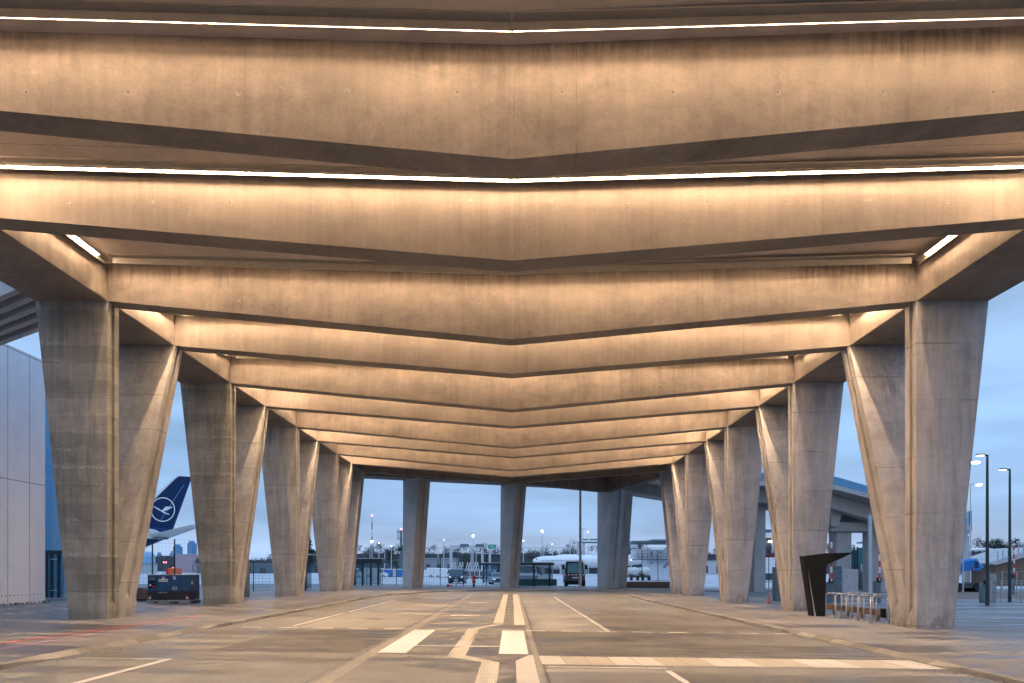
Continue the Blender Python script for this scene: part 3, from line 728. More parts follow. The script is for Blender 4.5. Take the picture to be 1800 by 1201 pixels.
# timber crate and small bollard beside it
cr_ = empty('timber_crate', (X(248, 33), 33, gz(-20)), 'rusty brown timber crate lying behind the generator on its left', 'crate')
mb = MB(); mb.prism([(-.45, .1), (.5, .1), (.45, .55), (-.2, .62)], 'y', 0, .8); mb.build('body', M['rust'], cr_)
boxo('skid', M['dgrey'], cr_, -.6, .6, -.05, .85, 0, .09)
bo = empty('bollard', (X(231.5, 27.6), 27.6, gz(-15)), 'short grey concrete bollard half hidden behind the big left column', 'bollard')
mb = MB(); mb.loft([[(-.2, -.1, 0), (.16, -.1, 0), (.16, .1, 0), (-.2, .1, 0)], [(-.06, -.08, .95), (.14, -.08, .95), (.14, .08, .95), (-.06, .08, .95)]]); mb.build('post', M['conc'], bo, bevel=.02)

# ------------------------------------------------------------------ fences
def fence(label, pts, h, mat, spacing=2.5, arm=True, mesh=.25, wires=.2, wr=.006, group=None, zoff=0, plist=None, name='mesh_fence', arm_v=(.28, .38)):
    """pts: two ends; posts each a part; welded mesh a part"""
    a = Vector(pts[0]); b = Vector(pts[1]); L = (b-a).length; u = (b-a)/L
    z = gz(a.x)+zoff
    t = empty(name, (a.x, a.y, z), label, 'fence', group)
    ts = plist if plist else [i*spacing for i in range(int(L/spacing)+1)]
    for s in ts:
        mb = MB(); p = u*s
        mb.tube((p.x, p.y, -.1), (p.x, p.y, h), .035, n=6)
        if arm:
            mb.tube((p.x, p.y, h), (p.x+arm_v[0], p.y-.1, h+arm_v[1]), .035, n=6)
        mb.build('post', mat, t)
    mb = MB(); k = 0
    zz = .08
    while zz < h: mb.tube((0, 0, zz), (u.x*L, u.y*L, zz), wr, n=3); zz += wires
    s = 0
    while s < L: mb.tube((u.x*s, u.y*s, .08), (u.x*s, u.y*s, h), wr, n=3); s += mesh
    if arm:
        for q in (.3, .65, 1.0): mb.tube((arm_v[0]*q, -.1*q, h+arm_v[1]*q), (u.x*L+arm_v[0]*q, u.y*L-.1*q, h+arm_v[1]*q), wr, n=3)
    mb.build('wire_mesh', mat, t); return t
D = 66.0
pl = [X(p, D)-X(618, D) for p in (645, 672, 697, 774, 815, 855)]
fence('long dark mesh fence with angled post tops crossing the far end behind the middle columns', [(X(618, D), D), (X(912, D), D)], 2.75, M['darksteel'], plist=pl, zoff=PAV)
fence('grey mesh fence section beyond the far end right of the widest grooved column', [(X(1100, 72), 72), (X(1180, 72), 72)], 4.0, M['darksteel'], spacing=1.7, arm=False, zoff=0)
fence('mesh fence before the airliner tail, rising behind the blue generator', [(X(225, 36), 36), (X(345, 36), 36)], 3.1, M['darksteel'], plist=[X(p, 36)-X(225, 36) for p in (268, 307)], arm=False, mesh=.2, wires=.2, wr=.003)
fence('mesh fence with two posts seen between the second and third left columns', [(X(405, 48), 48), (X(475, 48), 48)], 2.2, M['darksteel'], plist=[X(433, 48)-X(405, 48), X(445.5, 48)-X(405, 48)], arm=False)
fence('low steel fence and gate panels at the right edge behind the lamp posts', [(X(1742, 42), 42), (X(1830, 42), 42)], 1.35, M['steel'], spacing=.62, arm=False, mesh=.31, wires=.62, wr=.014)
fence('second row of steel barrier panels further back at the right edge', [(X(1762, 52), 52), (X(1840, 52), 52)], 1.9, M['steel'], spacing=1.1, arm=False, mesh=.55, wires=.9, wr=.014)
fence('dark mesh fence with angled tops at far right before the trees', [(X(1735, 120), 120), (X(1840, 120), 120)], 4.2, M['darksteel'], spacing=1.7, mesh=.6, wires=.6, wr=.02)
fence('dark mesh fence standing before the red and white shed', [(X(1325, 70), 70), (X(1400, 70), 70)], 4.0, M['darksteel'], plist=[X(1351.5, 70)-X(1325, 70), X(1363.5, 70)-X(1325, 70)], mesh=.5, wires=.5)
# dark grey cabinets
def cabinet(label, px0, px1, pyt, D, d=.5, mat='cab', split=True, nm='cabinet'):
    x0, x1 = X(px0, D), X(px1, D); z = gz(x0); t = empty(nm, ((x0+x1)/2, D, z), label, 'cabinet', 'grey technical cabinets')
    h = Z(pyt, D)-z; w = (x1-x0)/2
    boxo('body', M[mat], t, -w, w, 0, d, 0, h, .01)
    if split:
        mb = MB()
        for f in (.33, .66): mb.box(-w+.01, w-.01, -.006, -.001, h*f, h*f+.015)
        mb.build('panel_seams', M['black'], t)
        boxo('lock', M['steel'], t, w*.6, w*.75, -.012, -.001, h*.5, h*.55)
    return t
cabinet('tall blue grey cabinet standing left between second and third left columns', 420, 433, 984, 36.5)
cabinet('low slim cabinet in front of the tall one between left columns', 415, 420, 1009, 34.5, split=False)
cabinet('tall grey cabinet beside the left boom barrier under the viaduct', 1468.5, 1480, 995, 41)
cabinet('grey cabinet against the right side of the white and red shed view', 1363, 1376, 997, 40)
cabinet('pale grey switch box at the foot of the boom left of the near lamp post', 1741, 1752, 1009, 42, mat='grey')
# kiosks (turnstile gates with flat dark roof)
def kiosk(label, px0, px1, pyt, D, posts, zoff=PAV, roof_h=.38, plinth=False):
    x0, x1 = X(px0, D), X(px1, D); z = gz((x0+x1)/2)+zoff; t = empty('gate_shelter', ((x0+x1)/2, D, z), label, 'shelter')
    c = (x0+x1)/2; h = Z(pyt, D)-z
    boxo('roof', M['darksteel'], t, x0-c-.15, x1-c+.15, -.2, 2.2, h-roof_h, h, .02)
    boxo('roof_sheet', M['lgrey'], t, x0-c-.1, x1-c, -.1, 2.1, h+.001, h+.08)
    for p in posts: boxo('post', M['darksteel'], t, X(p, D)-c-.08, X(p, D)-c+.08, -.1, .06, 0, h-roof_h)
    boxo('pane', M['pane'], t, x0-c, x1-c, .08, .10, .1, h-roof_h)
    if plinth: boxo('plinth', M['teal'], t, x0-c, x1-c+.4, -.02, .07, .05, .75)
    return t
kiosk('dark glazed turnstile shelter with flat roof beyond the left corner limb', 618, 670, 982.5, 65, (624, 637.5, 652, 665))
kiosk('dark flat roofed gate shelter with teal base before the parked airliner', 905, 972, 990, 70, (938.5, 966), plinth=True, roof_h=.2)
kiosk('dark glass gate in the shadow between third and fourth left columns', 519, 547, 976, 50, (527, 537), zoff=.1, roof_h=.5)
kiosk('thin dark shelter roof left of the middle end column behind the fence', 848, 880, 990, 90, (850, 876), zoff=0, roof_h=.25)

# ------------------------------------------------------------------ small things at the far end
D = 64.5
hy = empty('hydrant', (X(833, D), D, gz(0)+PAV), 'dark red hydrant standpipe with cross handle beside the dark van', 'hydrant')
mb = MB(); mb.tube((0, 0, 0), (0, 0, .5), .12, .10, 10); mb.build('base', M['rust'], hy)
mb = MB(); mb.tube((0, 0, .45), (0, 0, .62), .17, n=10); mb.tube((0, 0, .62), (0, 0, .95), .15, n=10); mb.tube((0, 0, .95), (0, 0, 1.08), .2, .12, 10); mb.tube((-.24, 0, .88), (.24, 0, .88), .07, n=8)
mb.tube((0, 0, 1.08), (0, 0, 1.42), .05, n=8); mb.build('valve', M['red'], hy)
mb = MB(); mb.tube((-.25, 0, 1.34), (.25, 0, 1.34), .025, n=6); mb.tube((0, 0, 1.3), (0, 0, 1.46), .05, n=6); mb.build('handle', M['red'], hy)
boxo('band', M['white'], hy, -.16, .16, -.16, -.155, .68, .76)
rb = empty('red_box', (X(789, D), D, PAV), 'small red box and post on the kerb below the parked van', 'box')
boxo('body', M['red'], rb, -.22, .1, 0, .3, 0, .28, .01); boxo('post', M['red'], rb, .22, .33, 0, .1, 0, .28)
hs = MB(); hs.path([(0, 0, 0), (.05, 0, .25), (.2, 0, .45), (.38, 0, .52)], .035); o = hs.build('bent_pipe', M['black']); o.location = (X(801, D), D, PAV); tag(o, 'short bent black pipe rising from the kerb right of the red box', 'pipe')
mb = MB(); x0 = X(1098, 69)
mb.box(0, X(1180, 69)-x0, 0, .4, -.1, .62); o = mb.build('low_wall', M['rust']); o.location = (x0, 69.6, gz(14)+PAV); tag(o, 'low brown wall at the road end right of the widest end column', 'wall')
cn = empty('traffic_cone', (X(1351, 36), 36, gz(15)), 'faded traffic cone on the street between right columns', 'cone')
mb = MB(); mb.tube((0, 0, .03), (0, 0, .68), .15, .03, 12); mb.build('cone', simple('cone_paint', (.30, .12, .12), .6), cn); boxo('foot', M['black'], cn, -.2, .2, -.2, .2, 0, .03)

# boom barriers (raised arms)
def boom(label, px, pyb, pyt, D, pyc):
    x = X(px, D); z = gz(x); t = empty('boom_barrier', (x, D, z), label, 'barrier', 'raised boom barriers')
    boxo('cabinet', M['cab'], t, -.16, .16, .05, .4, 0, Z(pyc, D)-z, .02)
    boxo('hub', M['black'], t, -.12, .14, -.04, .049, Z(pyc, D)-z-.05, Z(pyc, D)-z+.18)
    boxo('arm', M['boom'], t, -.045, .045, -.1, -.042, Z(pyb, D)-z, Z(pyt, D)-z); return t
boom('raised red and white boom left of the viaduct pier', 1460.5, 1022, 950, 40, 1023)
boom('raised red and white boom just left of the largest right column', 1545, 1020, 957, 40, 1021)
boom('raised red and white boom leaning on the near lamp post', 1733, 1026, 948, 41, 1026)
boom('raised red and white boom furthest right behind the steel barriers', 1781.5, 1014, 955, 55, 1014)

# lamp posts
def lamp(label, px, pyt, D, arm=-1, armlen=.9, r=.09, mat='darksteel', lampm='lampw', zb=None, group='street lamps at the right edge', hs_=(.34, .12, .03), nm='street_lamp', on=True):
    x = X(px, D); z = gz(x) if zb is None else zb; t = empty(nm, (x, D, z), label, 'lamp', group)
    h = Z(pyt, D)-z
    mb = MB(); mb.tube((0, 0, 0), (0, 0, h), r, r*.6, 10); mb.build('pole', M[mat], t)
    if armlen:
        mb = MB(); mb.box(min(0, arm*armlen), max(0, arm*armlen), -.04, .04, h-.06, h+.02); mb.build('arm', M[mat], t)
    ax = arm*armlen
    boxo('head', M[mat], t, ax-hs_[0]*.5 if armlen else -hs_[0]/2, ax+hs_[0]*.5, -hs_[1], hs_[1], h-.03, h+.05)
    if on: boxo('lens', M[lampm], t, ax-hs_[0]*.45, ax+hs_[0]*.45, -hs_[1]*.9, hs_[1]*.9, h-.03-hs_[2], h-.031)
    return t
lamp('tall dark lamp post nearest the large right column, lit head pointing left', 1735.5, 800, 38, armlen=.40, r=.10)
lamp('second tall dark lamp post, furthest right, lit head pointing left', 1775, 825, 42, armlen=.42, r=.095)
lamp('lit lamp head on a thin arm just above the curved ramp', 1706, 851, 75, arm=1, armlen=.95, r=.07, mat='lgrey', hs_=(.5, .2, .14))
lamp('brightest lit lamp head close to the edge of the large right column', 1693, 811, 60, arm=1, armlen=1.1, r=.06, mat='lgrey', hs_=(.55, .2, .16))
t = lamp('tall thick pale grey pole in front of the tow truck at the far end', 1020, 800, 66.5, armlen=.5, r=.15, mat='lgrey', zb=PAV, group=None, on=False, nm='lamp_post')
def floodmast(label, px, pyt, D, kind, cross=0, g='distant apron light masts'):
    x = X(px, D); t = empty('light_mast', (x, D, 0), label, 'light mast', g); h = Z(pyt, D)
    mb = MB(); mb.tube((0, 0, 0), (0, 0, h), .22 if D > 200 else .14, .12, 6)
    if cross: mb.box(-cross, cross, -.1, .1, h-.1, h+.12)
    mb.build('pole', M['lgrey'], t)
    if kind:
        mb = MB(); r = {1: .36, 2: .16}[kind]*D/260
        for a in range(3):
            mb.loft([[(math.cos(2*math.pi*i/10)*r*math.cos(q), math.sin(2*math.pi*i/10)*r*math.cos(q), h+r*math.sin(q)) for i in range(10)] for q in (-1.3, -.7, 0, .7, 1.3)])
            break
        mb.build('lamp', M['lampb' if kind == 1 else 'lampw'], t)
    return t
floodmast('dazzling floodlight mast left of the first end column, before the banded mast', 654, 952, 262, 1)
floodmast('dazzling floodlight on a thin mast above the signs, left of the middle end column', 832, 942, 300, 1)
floodmast('dazzling floodlight on a thin mast right of the middle end column', 953, 934, 300, 1)
floodmast('dim small floodlight mast beside the widest end column', 1034, 936, 330, 2)
for i, (px, pyt, kd, cs, lab) in enumerate([(666, 955, 2, 0, 'small lit lamp pole right of the banded mast'), (688, 960, 2, 0, 'short lit lamp pole before the bare trees'), (676, 968, 0, 0, 'plain thin pole among the bare trees'),
        (780, 949, 2, 2.5, 'twin armed thin lamp mast above the van'), (791, 959, 0, 0, 'short thin pole between van and sign gantry'), (828, 962, 0, 0, 'thin pole below the first dark gantry sign'),
        (837, 962, 0, 0, 'thin pole below the second dark gantry sign'), (920, 951, 2, 0, 'thin lamp pole right beside the middle end column'), (956, 958, 0, 0, 'thin pole above the nose of the airliner'),
        (971, 957, 2, 2.2, 'short lamp pole with side arms above the airliner cabin'), (1002, 948, 0, 0, 'thin plain mast above the tow truck'), (1024, 930, 0, 1.2, 'tall thin mast with crossbar next to the thick grey pole'),
        (1137, 962, 0, 0, 'thin mast on the process building'), (705, 992, 0, 0, 'stub pole at the blue containers')]):
    floodmast(lab, px, pyt, 240+i*7, kd, cs)
for i, (px, pyt, D, lab) in enumerate([(654, 908, 420, 'tall red and white banded radio mast with red beacon'), (627, 920, 460, 'second banded radio mast beside the left corner limb')]):
    x = X(px, D); t = empty('radio_mast', (x, D, 0), lab, 'radio mast', 'banded radio masts'); h = Z(pyt, D)
    mb = MB(); mb.tube((0, 0, 0), (0, 0, h), .5, .3, 6); mb.build('pole', M['mast'], t)
    mb = MB(); mb.tube((0, 0, h), (0, 0, h+1.0), .55, n=8); mb.build('beacon', M['lampr'], t)
D = 330; t = empty('antenna_tower', (X(705, D), D, 0), 'slim tower with antenna platforms and red beacon left of the first end column', 'tower'); h = Z(932, D)
mb = MB(); mb.tube((0, 0, 0), (0, 0, h), .7, .5, 8); mb.build('shaft', M['cab'], t)
mb = MB()
for z in (h-1, h-4.5):
    mb.box(-1.8, 1.8, -.8, .8, z, z+.3)
for a in (-1.7, -1.0, 1.1, 1.7): mb.tube((a, 0, h-4.5), (a, 0, h+.4), .14, n=5)
mb.build('platform', M['cab'], t); mb = MB(); mb.tube((0, 0, h), (0, 0, h+.9), .4, n=8); mb.build('beacon', M['lampr'], t)

# ------------------------------------------------------------------ vehicles
def vehicle(label, cat, x, y, zb, rz, L, Wd, prof, glass_f, glass_r, sides, mat, wheels, group=None, name='parked_car', hw=.33, extra=None, taper=.12):
    """prof: (y,z) outline, front at y=-L/2. glass quads between given profile points"""
    t = empty(name, (x, y, zb), label, cat, group, rz=rz)
    zmax = max(p[1] for p in prof); belt = .55*zmax
    def wx(z): return Wd/2*(1-(taper*max(0, (z-belt)/(zmax-belt))))
    mb = MB(); rings = []
    for s in (-1, -.93, 0, .93, 1):
        sh = .05 if abs(s) == 1 else 0
        cy = sum(p[0] for p in prof)/len(prof); cz = sum(p[1] for p in prof)/len(prof)
        rings.append([(s*wx(p[1]), p[0]*(1-sh*.6), cz+(p[1]-cz)*(1-sh)) for p in prof])
    mb.loft(rings); mb.build('body', mat, t, bevel=.02)
    def gquad(nm, a, b, off, inset=.1, m=None):
        (y0, z0), (y1, z1) = a, b
        n = Vector((0, (z1-z0), -(y1-y0))).normalized()
        if (n.y > 0) == (off < 0): n = -n
        q = MB(); w0 = wx(z0)-inset; w1 = wx(z1)-inset; o = n*.012
        q.face([(-w0, y0+o.y, z0+o.z), (w0, y0+o.y, z0+o.z), (w1, y1+o.y, z1+o.z), (-w1, y1+o.y, z1+o.z)]); q.build(nm, m or M['glassd'], t)
    if glass_f: gquad('windscreen', glass_f[0], glass_f[1], -1)
    if glass_r: gquad('rear_window', glass_r[0], glass_r[1], 1)
    for s in (-1, 1):
        for poly in sides:
            q = MB(); q.face([(s*(wx(z)+.012), yy, z) for yy, z in poly]); q.build('side_window', M['glassd'], t)
        for wy in wheels:
            wh = MB(); wh.tube((s*(Wd/2-.24), wy, hw), (s*(Wd/2+.005), wy, hw), hw, n=18); w = wh.build('wheel', M['rubber'], t)
            rm = MB(); rm.tube((s*(Wd/2+.004), wy, hw), (s*(Wd/2+.02), wy, hw), hw*.6, n=14); rm.build('rim', M['steel'], w)
        mr = MB(); gy0 = glass_f[0][0]+.25 if glass_f else prof[0][0]; gz0 = (glass_f[0][1]+.12) if glass_f else 1
        mr.box(min(s*(Wd/2), s*(Wd/2+.2)), max(s*(Wd/2), s*(Wd/2+.2)), gy0, gy0+.1, gz0, gz0+.18); mr.build('mirror', M['black'], t)
    if extra: extra(t)
    return t
vanp = [(-2.5, .3), (-2.52, .75), (-2.42, 1.0), (-1.65, 1.12), (-.95, 1.78), (-.5, 1.88), (2.3, 1.86), (2.5, 1.1), (2.5, .3)]
def vanfront(t):
    for s in (-1, 1):
        q = MB(); q.face([(s*.55, -2.535, .80), (s*.86, -2.50, .86), (s*.88, -2.42, .98), (s*.62, -2.48, .93)]); q.build('headlight', M['lampd'], t)
    boxo('grille', M['black'], t, -.55, .55, -2.545, -2.50, .70, .92); boxo('lower_grille', M['black'], t, -.75, .75, -2.54, -2.49, .38, .56)
    mb = MB()
    mb.box(-.5, .5, -2.56, -2.546, .80, .83); mb.tube((0, -2.565, .81), (0, -2.55, .81), .1, n=16); mb.build('badge', M['steel'], t)
    boxo('number_plate', M['white'], t, -.26, .26, -2.56, -2.541, .46, .57)
vehicle('dark blue van parked facing the camera behind the far fence', 'van', X(801.5, 83), 85.5, 0.02, 0, 5, 1.95, vanp, ((-1.62, 1.15), (-.98, 1.75)), ((2.42, 1.15), (2.33, 1.7)), [[(-1.3, 1.15), (-.85, 1.62), (2.1, 1.66), (2.1, 1.15)]], simple('van_blue', (.03, .06, .10), .3), (-1.6, 1.6), name='parked_van', extra=vanfront)
carp = [(-2.2, .25), (-2.25, .6), (-2.1, .82), (-1.1, .98), (-.5, 1.38), (.6, 1.45), (1.7, 1.05), (2.2, .95), (2.25, .3)]
def carfront(t):
    for s in (-1, 1): boxo('headlight', M['lampd'], t, min(s*.5, s*.82), max(s*.5, s*.82), -2.24, -2.16, .62, .74)
    boxo('grille', M['black'], t, -.45, .45, -2.27, -2.2, .45, .7)
vehicle('silver grey car parked half hidden behind the middle end column', 'car', X(874, 80), 82, 0, R(8), 4.5, 1.8, carp, ((-1.08, 1.0), (-.52, 1.36)), ((.65, 1.42), (1.6, 1.08)), [[(-.8, 1.0), (-.4, 1.32), (.6, 1.38), (1.3, 1.02)]], simple('silver', (.20, .24, .28), .3, .4), (-1.4, 1.4), extra=carfront)
# white vans and cars far behind
vp = [(-2.6, .35), (-2.62, 1.0), (-2.0, 1.25), (-1.3, 2.2), (2.6, 2.3), (2.65, .35)]
for i, (px, D, rz, lab, sc) in enumerate([(772, 150, 85, 'white van side on, left of the parked dark van', 1), (783, 148, 95, 'white pickup like van nearest the dark van roof', .95), (754, 160, 90, 'small white car left of the row of vans', .8),
        (617, 140, 90, 'white van glimpsed through the turnstile shelter', 1), (925, 78, 4, 'pale blue white box van behind the teal gate base', 1.15), (662, 150, 88, 'white van parked left of the blue containers', 1)]):
    t = vehicle(lab, 'van', X(px, D), D, 0, R(rz), 5.2, 2.0, [(a*sc, b*sc) for a, b in vp], ((-2.0*sc, 1.28*sc), (-1.35*sc, 2.1*sc)), None, [[(-1.7*sc, 1.35*sc), (-1.2*sc, 2.0*sc), (-.6*sc, 2.0*sc), (-.6*sc, 1.35*sc)]], M['white'], (-1.7*sc, 1.7*sc), group='white vans on the apron', name='parked_van', hw=.34*sc)
# tow truck, rear view
D = 76; x = X(1011, D)
tt = empty('tow_tractor', (x, D, gz(7)), 'dark grey airport tractor seen from behind, red and white striped sill under its cab window', 'tractor')
boxo('body', M['dgrey'], tt, -1.12, 1.12, 0, 3.2, .35, 1.32, .08)
boxo('bumper', M['black'], tt, -1.1, 1.1, -.08, -.001, .2, .62, .02)
mb = MB(); mb.loft([[(-1.0, .1, 1.32), (1.0, .1, 1.32), (1.0, 1.8, 1.32), (-1.0, 1.8, 1.32)], [(-.9, .22, 2.75), (.9, .22, 2.75), (.9, 1.6, 2.75), (-.9, 1.6, 2.75)]]); mb.build('cab', M['black'], tt)
mb = MB(); mb.face([(-.86, .085, 1.5), (.86, .085, 1.5), (.80, .2, 2.62), (-.80, .2, 2.62)]); mb.build('rear_window', clear('tractor_glass', (.10, .30, .33), .9), tt)
boxo('roof', M['white'], tt, -1.0, 1.0, .1, 1.75, 2.751, 2.95, .04)
mb = MB(); mr = MB()
for i in range(10):
    (mb if i % 2 else mr).box(-1.0+i*.2, -.8+i*.2, -.012, -.001, 1.26, 1.38)
mb.build('stripe', M['white'], tt); mr.build('stripe', M['red'], tt)
boxo('number_plate', M['white'], tt, -.3, .3, -.012, -.001, .92, 1.05)
for s in (-1, 1):
    boxo('tail_light', M['red'], tt, min(s*.85, s*1.05), max(s*.85, s*1.05), -.015, -.001, 1.1, 1.2)
    w = MB(); w.tube((s*.75, .6, .45), (s*1.16, .6, .45), .45, n=18); w.build('wheel', M['rubber'], tt)
    boxo('mirror', M['black'], tt, min(s*1.15, s*1.4), max(s*1.15, s*1.4), .4, .5, 1.9, 2.4)
    boxo('side_cabinet', M['white'], tt, min(s*1.02, s*1.5), max(s*1.02, s*1.5), 1.9, 3.0, 1.33, 2.6, .05)
# blue containers
for i, (px0, px1) in enumerate(((675, 689), (690, 697.5), (698, 707))):
    D = 150; x0, x1 = X(px0, D), X(px1, D); t = empty('container', ((x0+x1)/2, D, 0), ['wide blue and white container right of the turnstile shelter', 'narrow pale container between two blue ones', 'blue and white container beside the first end column'][i], 'container', 'containers in a row')
    w = (x1-x0)/2; boxo('body', M['tarp'] if i != 1 else M['lgrey'], t, -w, w, 0, 1.5, .35, 2.0); boxo('rim', M['white'], t, -w, w, -.03, -.001, 1.9, 2.05); boxo('base', M['black'], t, -w, w, .2, 1.2, 0, .349)
# baggage carts
def cart():
    t = empty('baggage_cart', (0, 0, 0), 'x', 'cart', 'baggage carts parked in rows')
    boxo('deck', M['lgrey'], t, -1.4, 1.4, -.7, .7, .45, .6)
    mb = MB()
    for a in (-1.35, 1.35):
        for b in (-.65, .65): mb.box(a-.05, a+.05, b-.05, b+.05, .6, 1.75)
    mb.box(-1.4, 1.4, -.7, .7, 1.751, 1.85); mb.build('frame', M['white'], t)
    boxo('load', M['cab'], t, -1.2, 1.2, -.5, .5, .61, 1.5)
    for a in (-1, 1):
        mb = MB(); mb.tube((a, -.75, .22), (a, .75, .22), .22, n=10); mb.build('wheel', M['rubber'], t)
    return t
c0 = cart(); k = 0
rows = ['front', 'middle', 'rear']
for r in range(3):
    for i in range(5):
        o = c0 if k == 0 else copy_tree(c0); D = 132+r*22
        o.location = (X(822+i*8.5+(r*3), D), D, 0); o.rotation_euler = (0, 0, rnd.uniform(-.1, .1))
        o['label'] = 'white framed baggage cart, %s from left in the %s row behind the fence' % (['first', 'second', 'third', 'fourth', 'fifth'][i], rows[r]); k += 1
# lifted loader arms above carts
for i in range(8):
    px = 800+i*6.7; D = 200; x = X(px, D); t = empty('belt_loader', (x, D, 0), 'white lifted loader ladder, %s from the left above the baggage carts' % ['first', 'second', 'third', 'fourth', 'fifth', 'sixth', 'seventh', 'eighth'][i], 'loader', 'white loaders parked side by side')
    mb = MB(); mb.box(-.5, .5, 0, 3, .3, 1.2); mb.build('chassis', M['lgrey'], t)
    mb = MB(); a = .7 if i % 2 else -.4
    mb.tube((-.4, .5, 1.2), (-.4+a, .5, 4.2), .1, n=4); mb.tube((.35, .5, 1.2), (.35+a, .5, 4.2), .1, n=4)
    for q in range(4): mb.tube((-.4+a*q/4, .5, 1.4+q*.8), (.35+a*q/4, .5, 1.4+q*.8), .07, n=4)
    mb.build('ladder', M['white'], t)
# highway gantries with signs
def gantry(label, px0, px1, pyt, D, legs, signs, nm='sign_gantry'):
    x0, x1 = X(px0, D), X(px1, D); c = (x0+x1)/2; t = empty(nm, (c, D, 0), label, 'gantry', 'motorway sign gantries'); h = Z(pyt, D)
    mb = MB(); mb.box(x0-c, x1-c, -.3, .3, h-.9, h-.2); mb.build('beam', M['lgrey'], t)
    for p in legs: boxo('leg', M['lgrey'], t, X(p, D)-c-.45, X(p, D)-c+.45, -.3, .3, 0, h-.9)
    for (a, b, pt, pb, m) in signs:
        s = boxo('sign_panel', M[m], t, X(a, D)-c, X(b, D)-c, -.55, -.35, Z(pb, D), Z(pt, D))
        if m == 'green': 
            boxo('sign_text', M['sy'], t, X(a+4.5, D)-c, X(b-4, D)-c, -.60, -.551, Z(pb-3, D), Z(pt+2.8, D)); boxo('sign_border', M['white'], t, X(a, D)-c-.25, X(b, D)-c+.25, -.5, -.34, Z(pb, D)-.25, Z(pt, D)+.25)
    return t
gantry('long pale motorway gantry with two dark sign boards above the baggage carts', 790, 872, 958, 260, (793, 848, 861), [(809, 824, 956.5, 962, 'cab'), (836, 851, 956.5, 962, 'cab'), (858, 872, 957.5, 965, 'green')])
gantry('pale motorway gantry with dark boards beside the widest end column', 1014, 1056, 951, 255, (1016, 1026), [(1024, 1033, 947.5, 950, 'cab'), (1036, 1050, 947.5, 950, 'cab'), (1024, 1050, 953, 955, 'cab')])
mb = MB(); mb.box(X(640, 330), X(1200, 330), 0, .6, Z(963, 330)-.25, Z(963, 330)+.1)
for px in range(650, 1200, 60): mb.box(X(px, 330)-.15, X(px, 330)+.15, 0, .4, 0, Z(963, 330)-.25)
o = mb.build('guard_rail', M['lgrey'], None); o.location = (0, 330, 0); tag(o, 'long thin pale rail running along the tree line', 'rail')

# ------------------------------------------------------------------ aircraft
# left airliner: tail and rear fuselage
D = 110.0; ax, az = X(288, D), Z(896, D)
pa = empty('airliner', (ax, D, 0), 'airliner with dark blue tail fin and white crane in a ring, behind the left columns', 'aircraft')
def pd(px, py, dy=0): return (X(px, D)-ax, dy, Z(py, D))
def fus(parent, name, secs, mat, n=20):
    mb = MB(); rings = []
    for (x, zc, rz_, ry) in secs: rings.append([(x, ry*math.cos(2*math.pi*i/n), zc+rz_*math.sin(2*math.pi*i/n)) for i in range(n)])
    mb.loft(rings); return mb.build(name, mat, parent, smooth=True)
def sec(px, pt, pb, w=1): 
    a = pd(px, pt)[2]; b = pd(px, pb)[2]; return (pd(px, 0)[0], (a+b)/2, (a-b)/2, (a-b)/2*w)
fus(pa, 'fuselage', [sec(306, 930, 938, .8), sec(300, 928, 942), sec(285, 926, 950), sec(268, 924.5, 957), sec(248, 922.5, 965), sec(225, 920, 970), sec(190, 917.5, 973)], M['navy'])
fus(pa, 'forward_fuselage', [sec(189.9, 917.5, 973), sec(150, 917.5, 973), sec(60, 917.5, 973), sec(-120, 917.5, 973), sec(-300, 920, 971), sec(-335, 935, 965)], M['white'])
mb = MB(); mb.box(pd(186, 0)[0], pd(60, 0)[0], -2.4, -2.35, Z(927, D), Z(918, D)) if False else None
fin = [(216, 932), (265.6, 880), (305, 842), (312, 837.2), (337, 838.5), (324, 874.5), (303.8, 928), (300, 934)]
mb = MB(); mb.loft([[pd(p[0], p[1], -.28 if p[1] > 900 else -.14) for p in fin], [pd(p[0], p[1], .28 if p[1] > 900 else .14) for p in fin]]); mb.build('tail_fin', M['navy'], pa)
ed = [(216, 932), (265.6, 880), (305, 842), (312, 837.2), (316, 837.2), (308, 843.5), (269, 882), (222, 932)]
mb = MB(); mb.loft([[pd(p[0], p[1], -.32) for p in ed], [pd(p[0], p[1], .32) for p in ed]]); mb.build('fin_leading_edge', M['white'], pa)
mb = MB(); mb.loft([[pd(p[0], p[1], -.30) for p in ((284, 914), (285, 914), (326, 852), (325, 852))], [pd(p[0], p[1], -.29) for p in ((284, 914), (285, 914), (326, 852), (325, 852))]]); mb.build('rudder_line', M['citya'], pa)
def zc_(q): return pd(255+q[0]/8.575, 830+q[1]/8.575, -.36)
mb = MB(); C0 = (285, 568); n = 40
for i in range(n):
    a0, a1 = 2*math.pi*i/n, 2*math.pi*(i+1)/n
    mb.face([zc_((C0[0]+math.cos(a)*r, C0[1]+math.sin(a)*r)) for a, r in ((a0, 184), (a1, 184), (a1, 169), (a0, 169))])
mb.build('ring_emblem', M['white'], pa)
cr1 = [(137, 520), (158, 521), (182, 534), (212, 545), (238, 560), (236, 566), (262, 578), (284, 573), (300, 552), (318, 530), (345, 523), (378, 524), (412, 526), (438, 534), (415, 540), (380, 540), (418, 546), (396, 553), (362, 553), (392, 563), (372, 570), (345, 570), (356, 579), (322, 585), (300, 594), (318, 608), (345, 622), (384, 636), (382, 643), (352, 641), (318, 631), (290, 615), (255, 594), (214, 570), (180, 549), (152, 535)]
mb = MB(); mb.face([zc_(p) for p in cr1]); mb.build('crane_emblem', M['white'], pa)
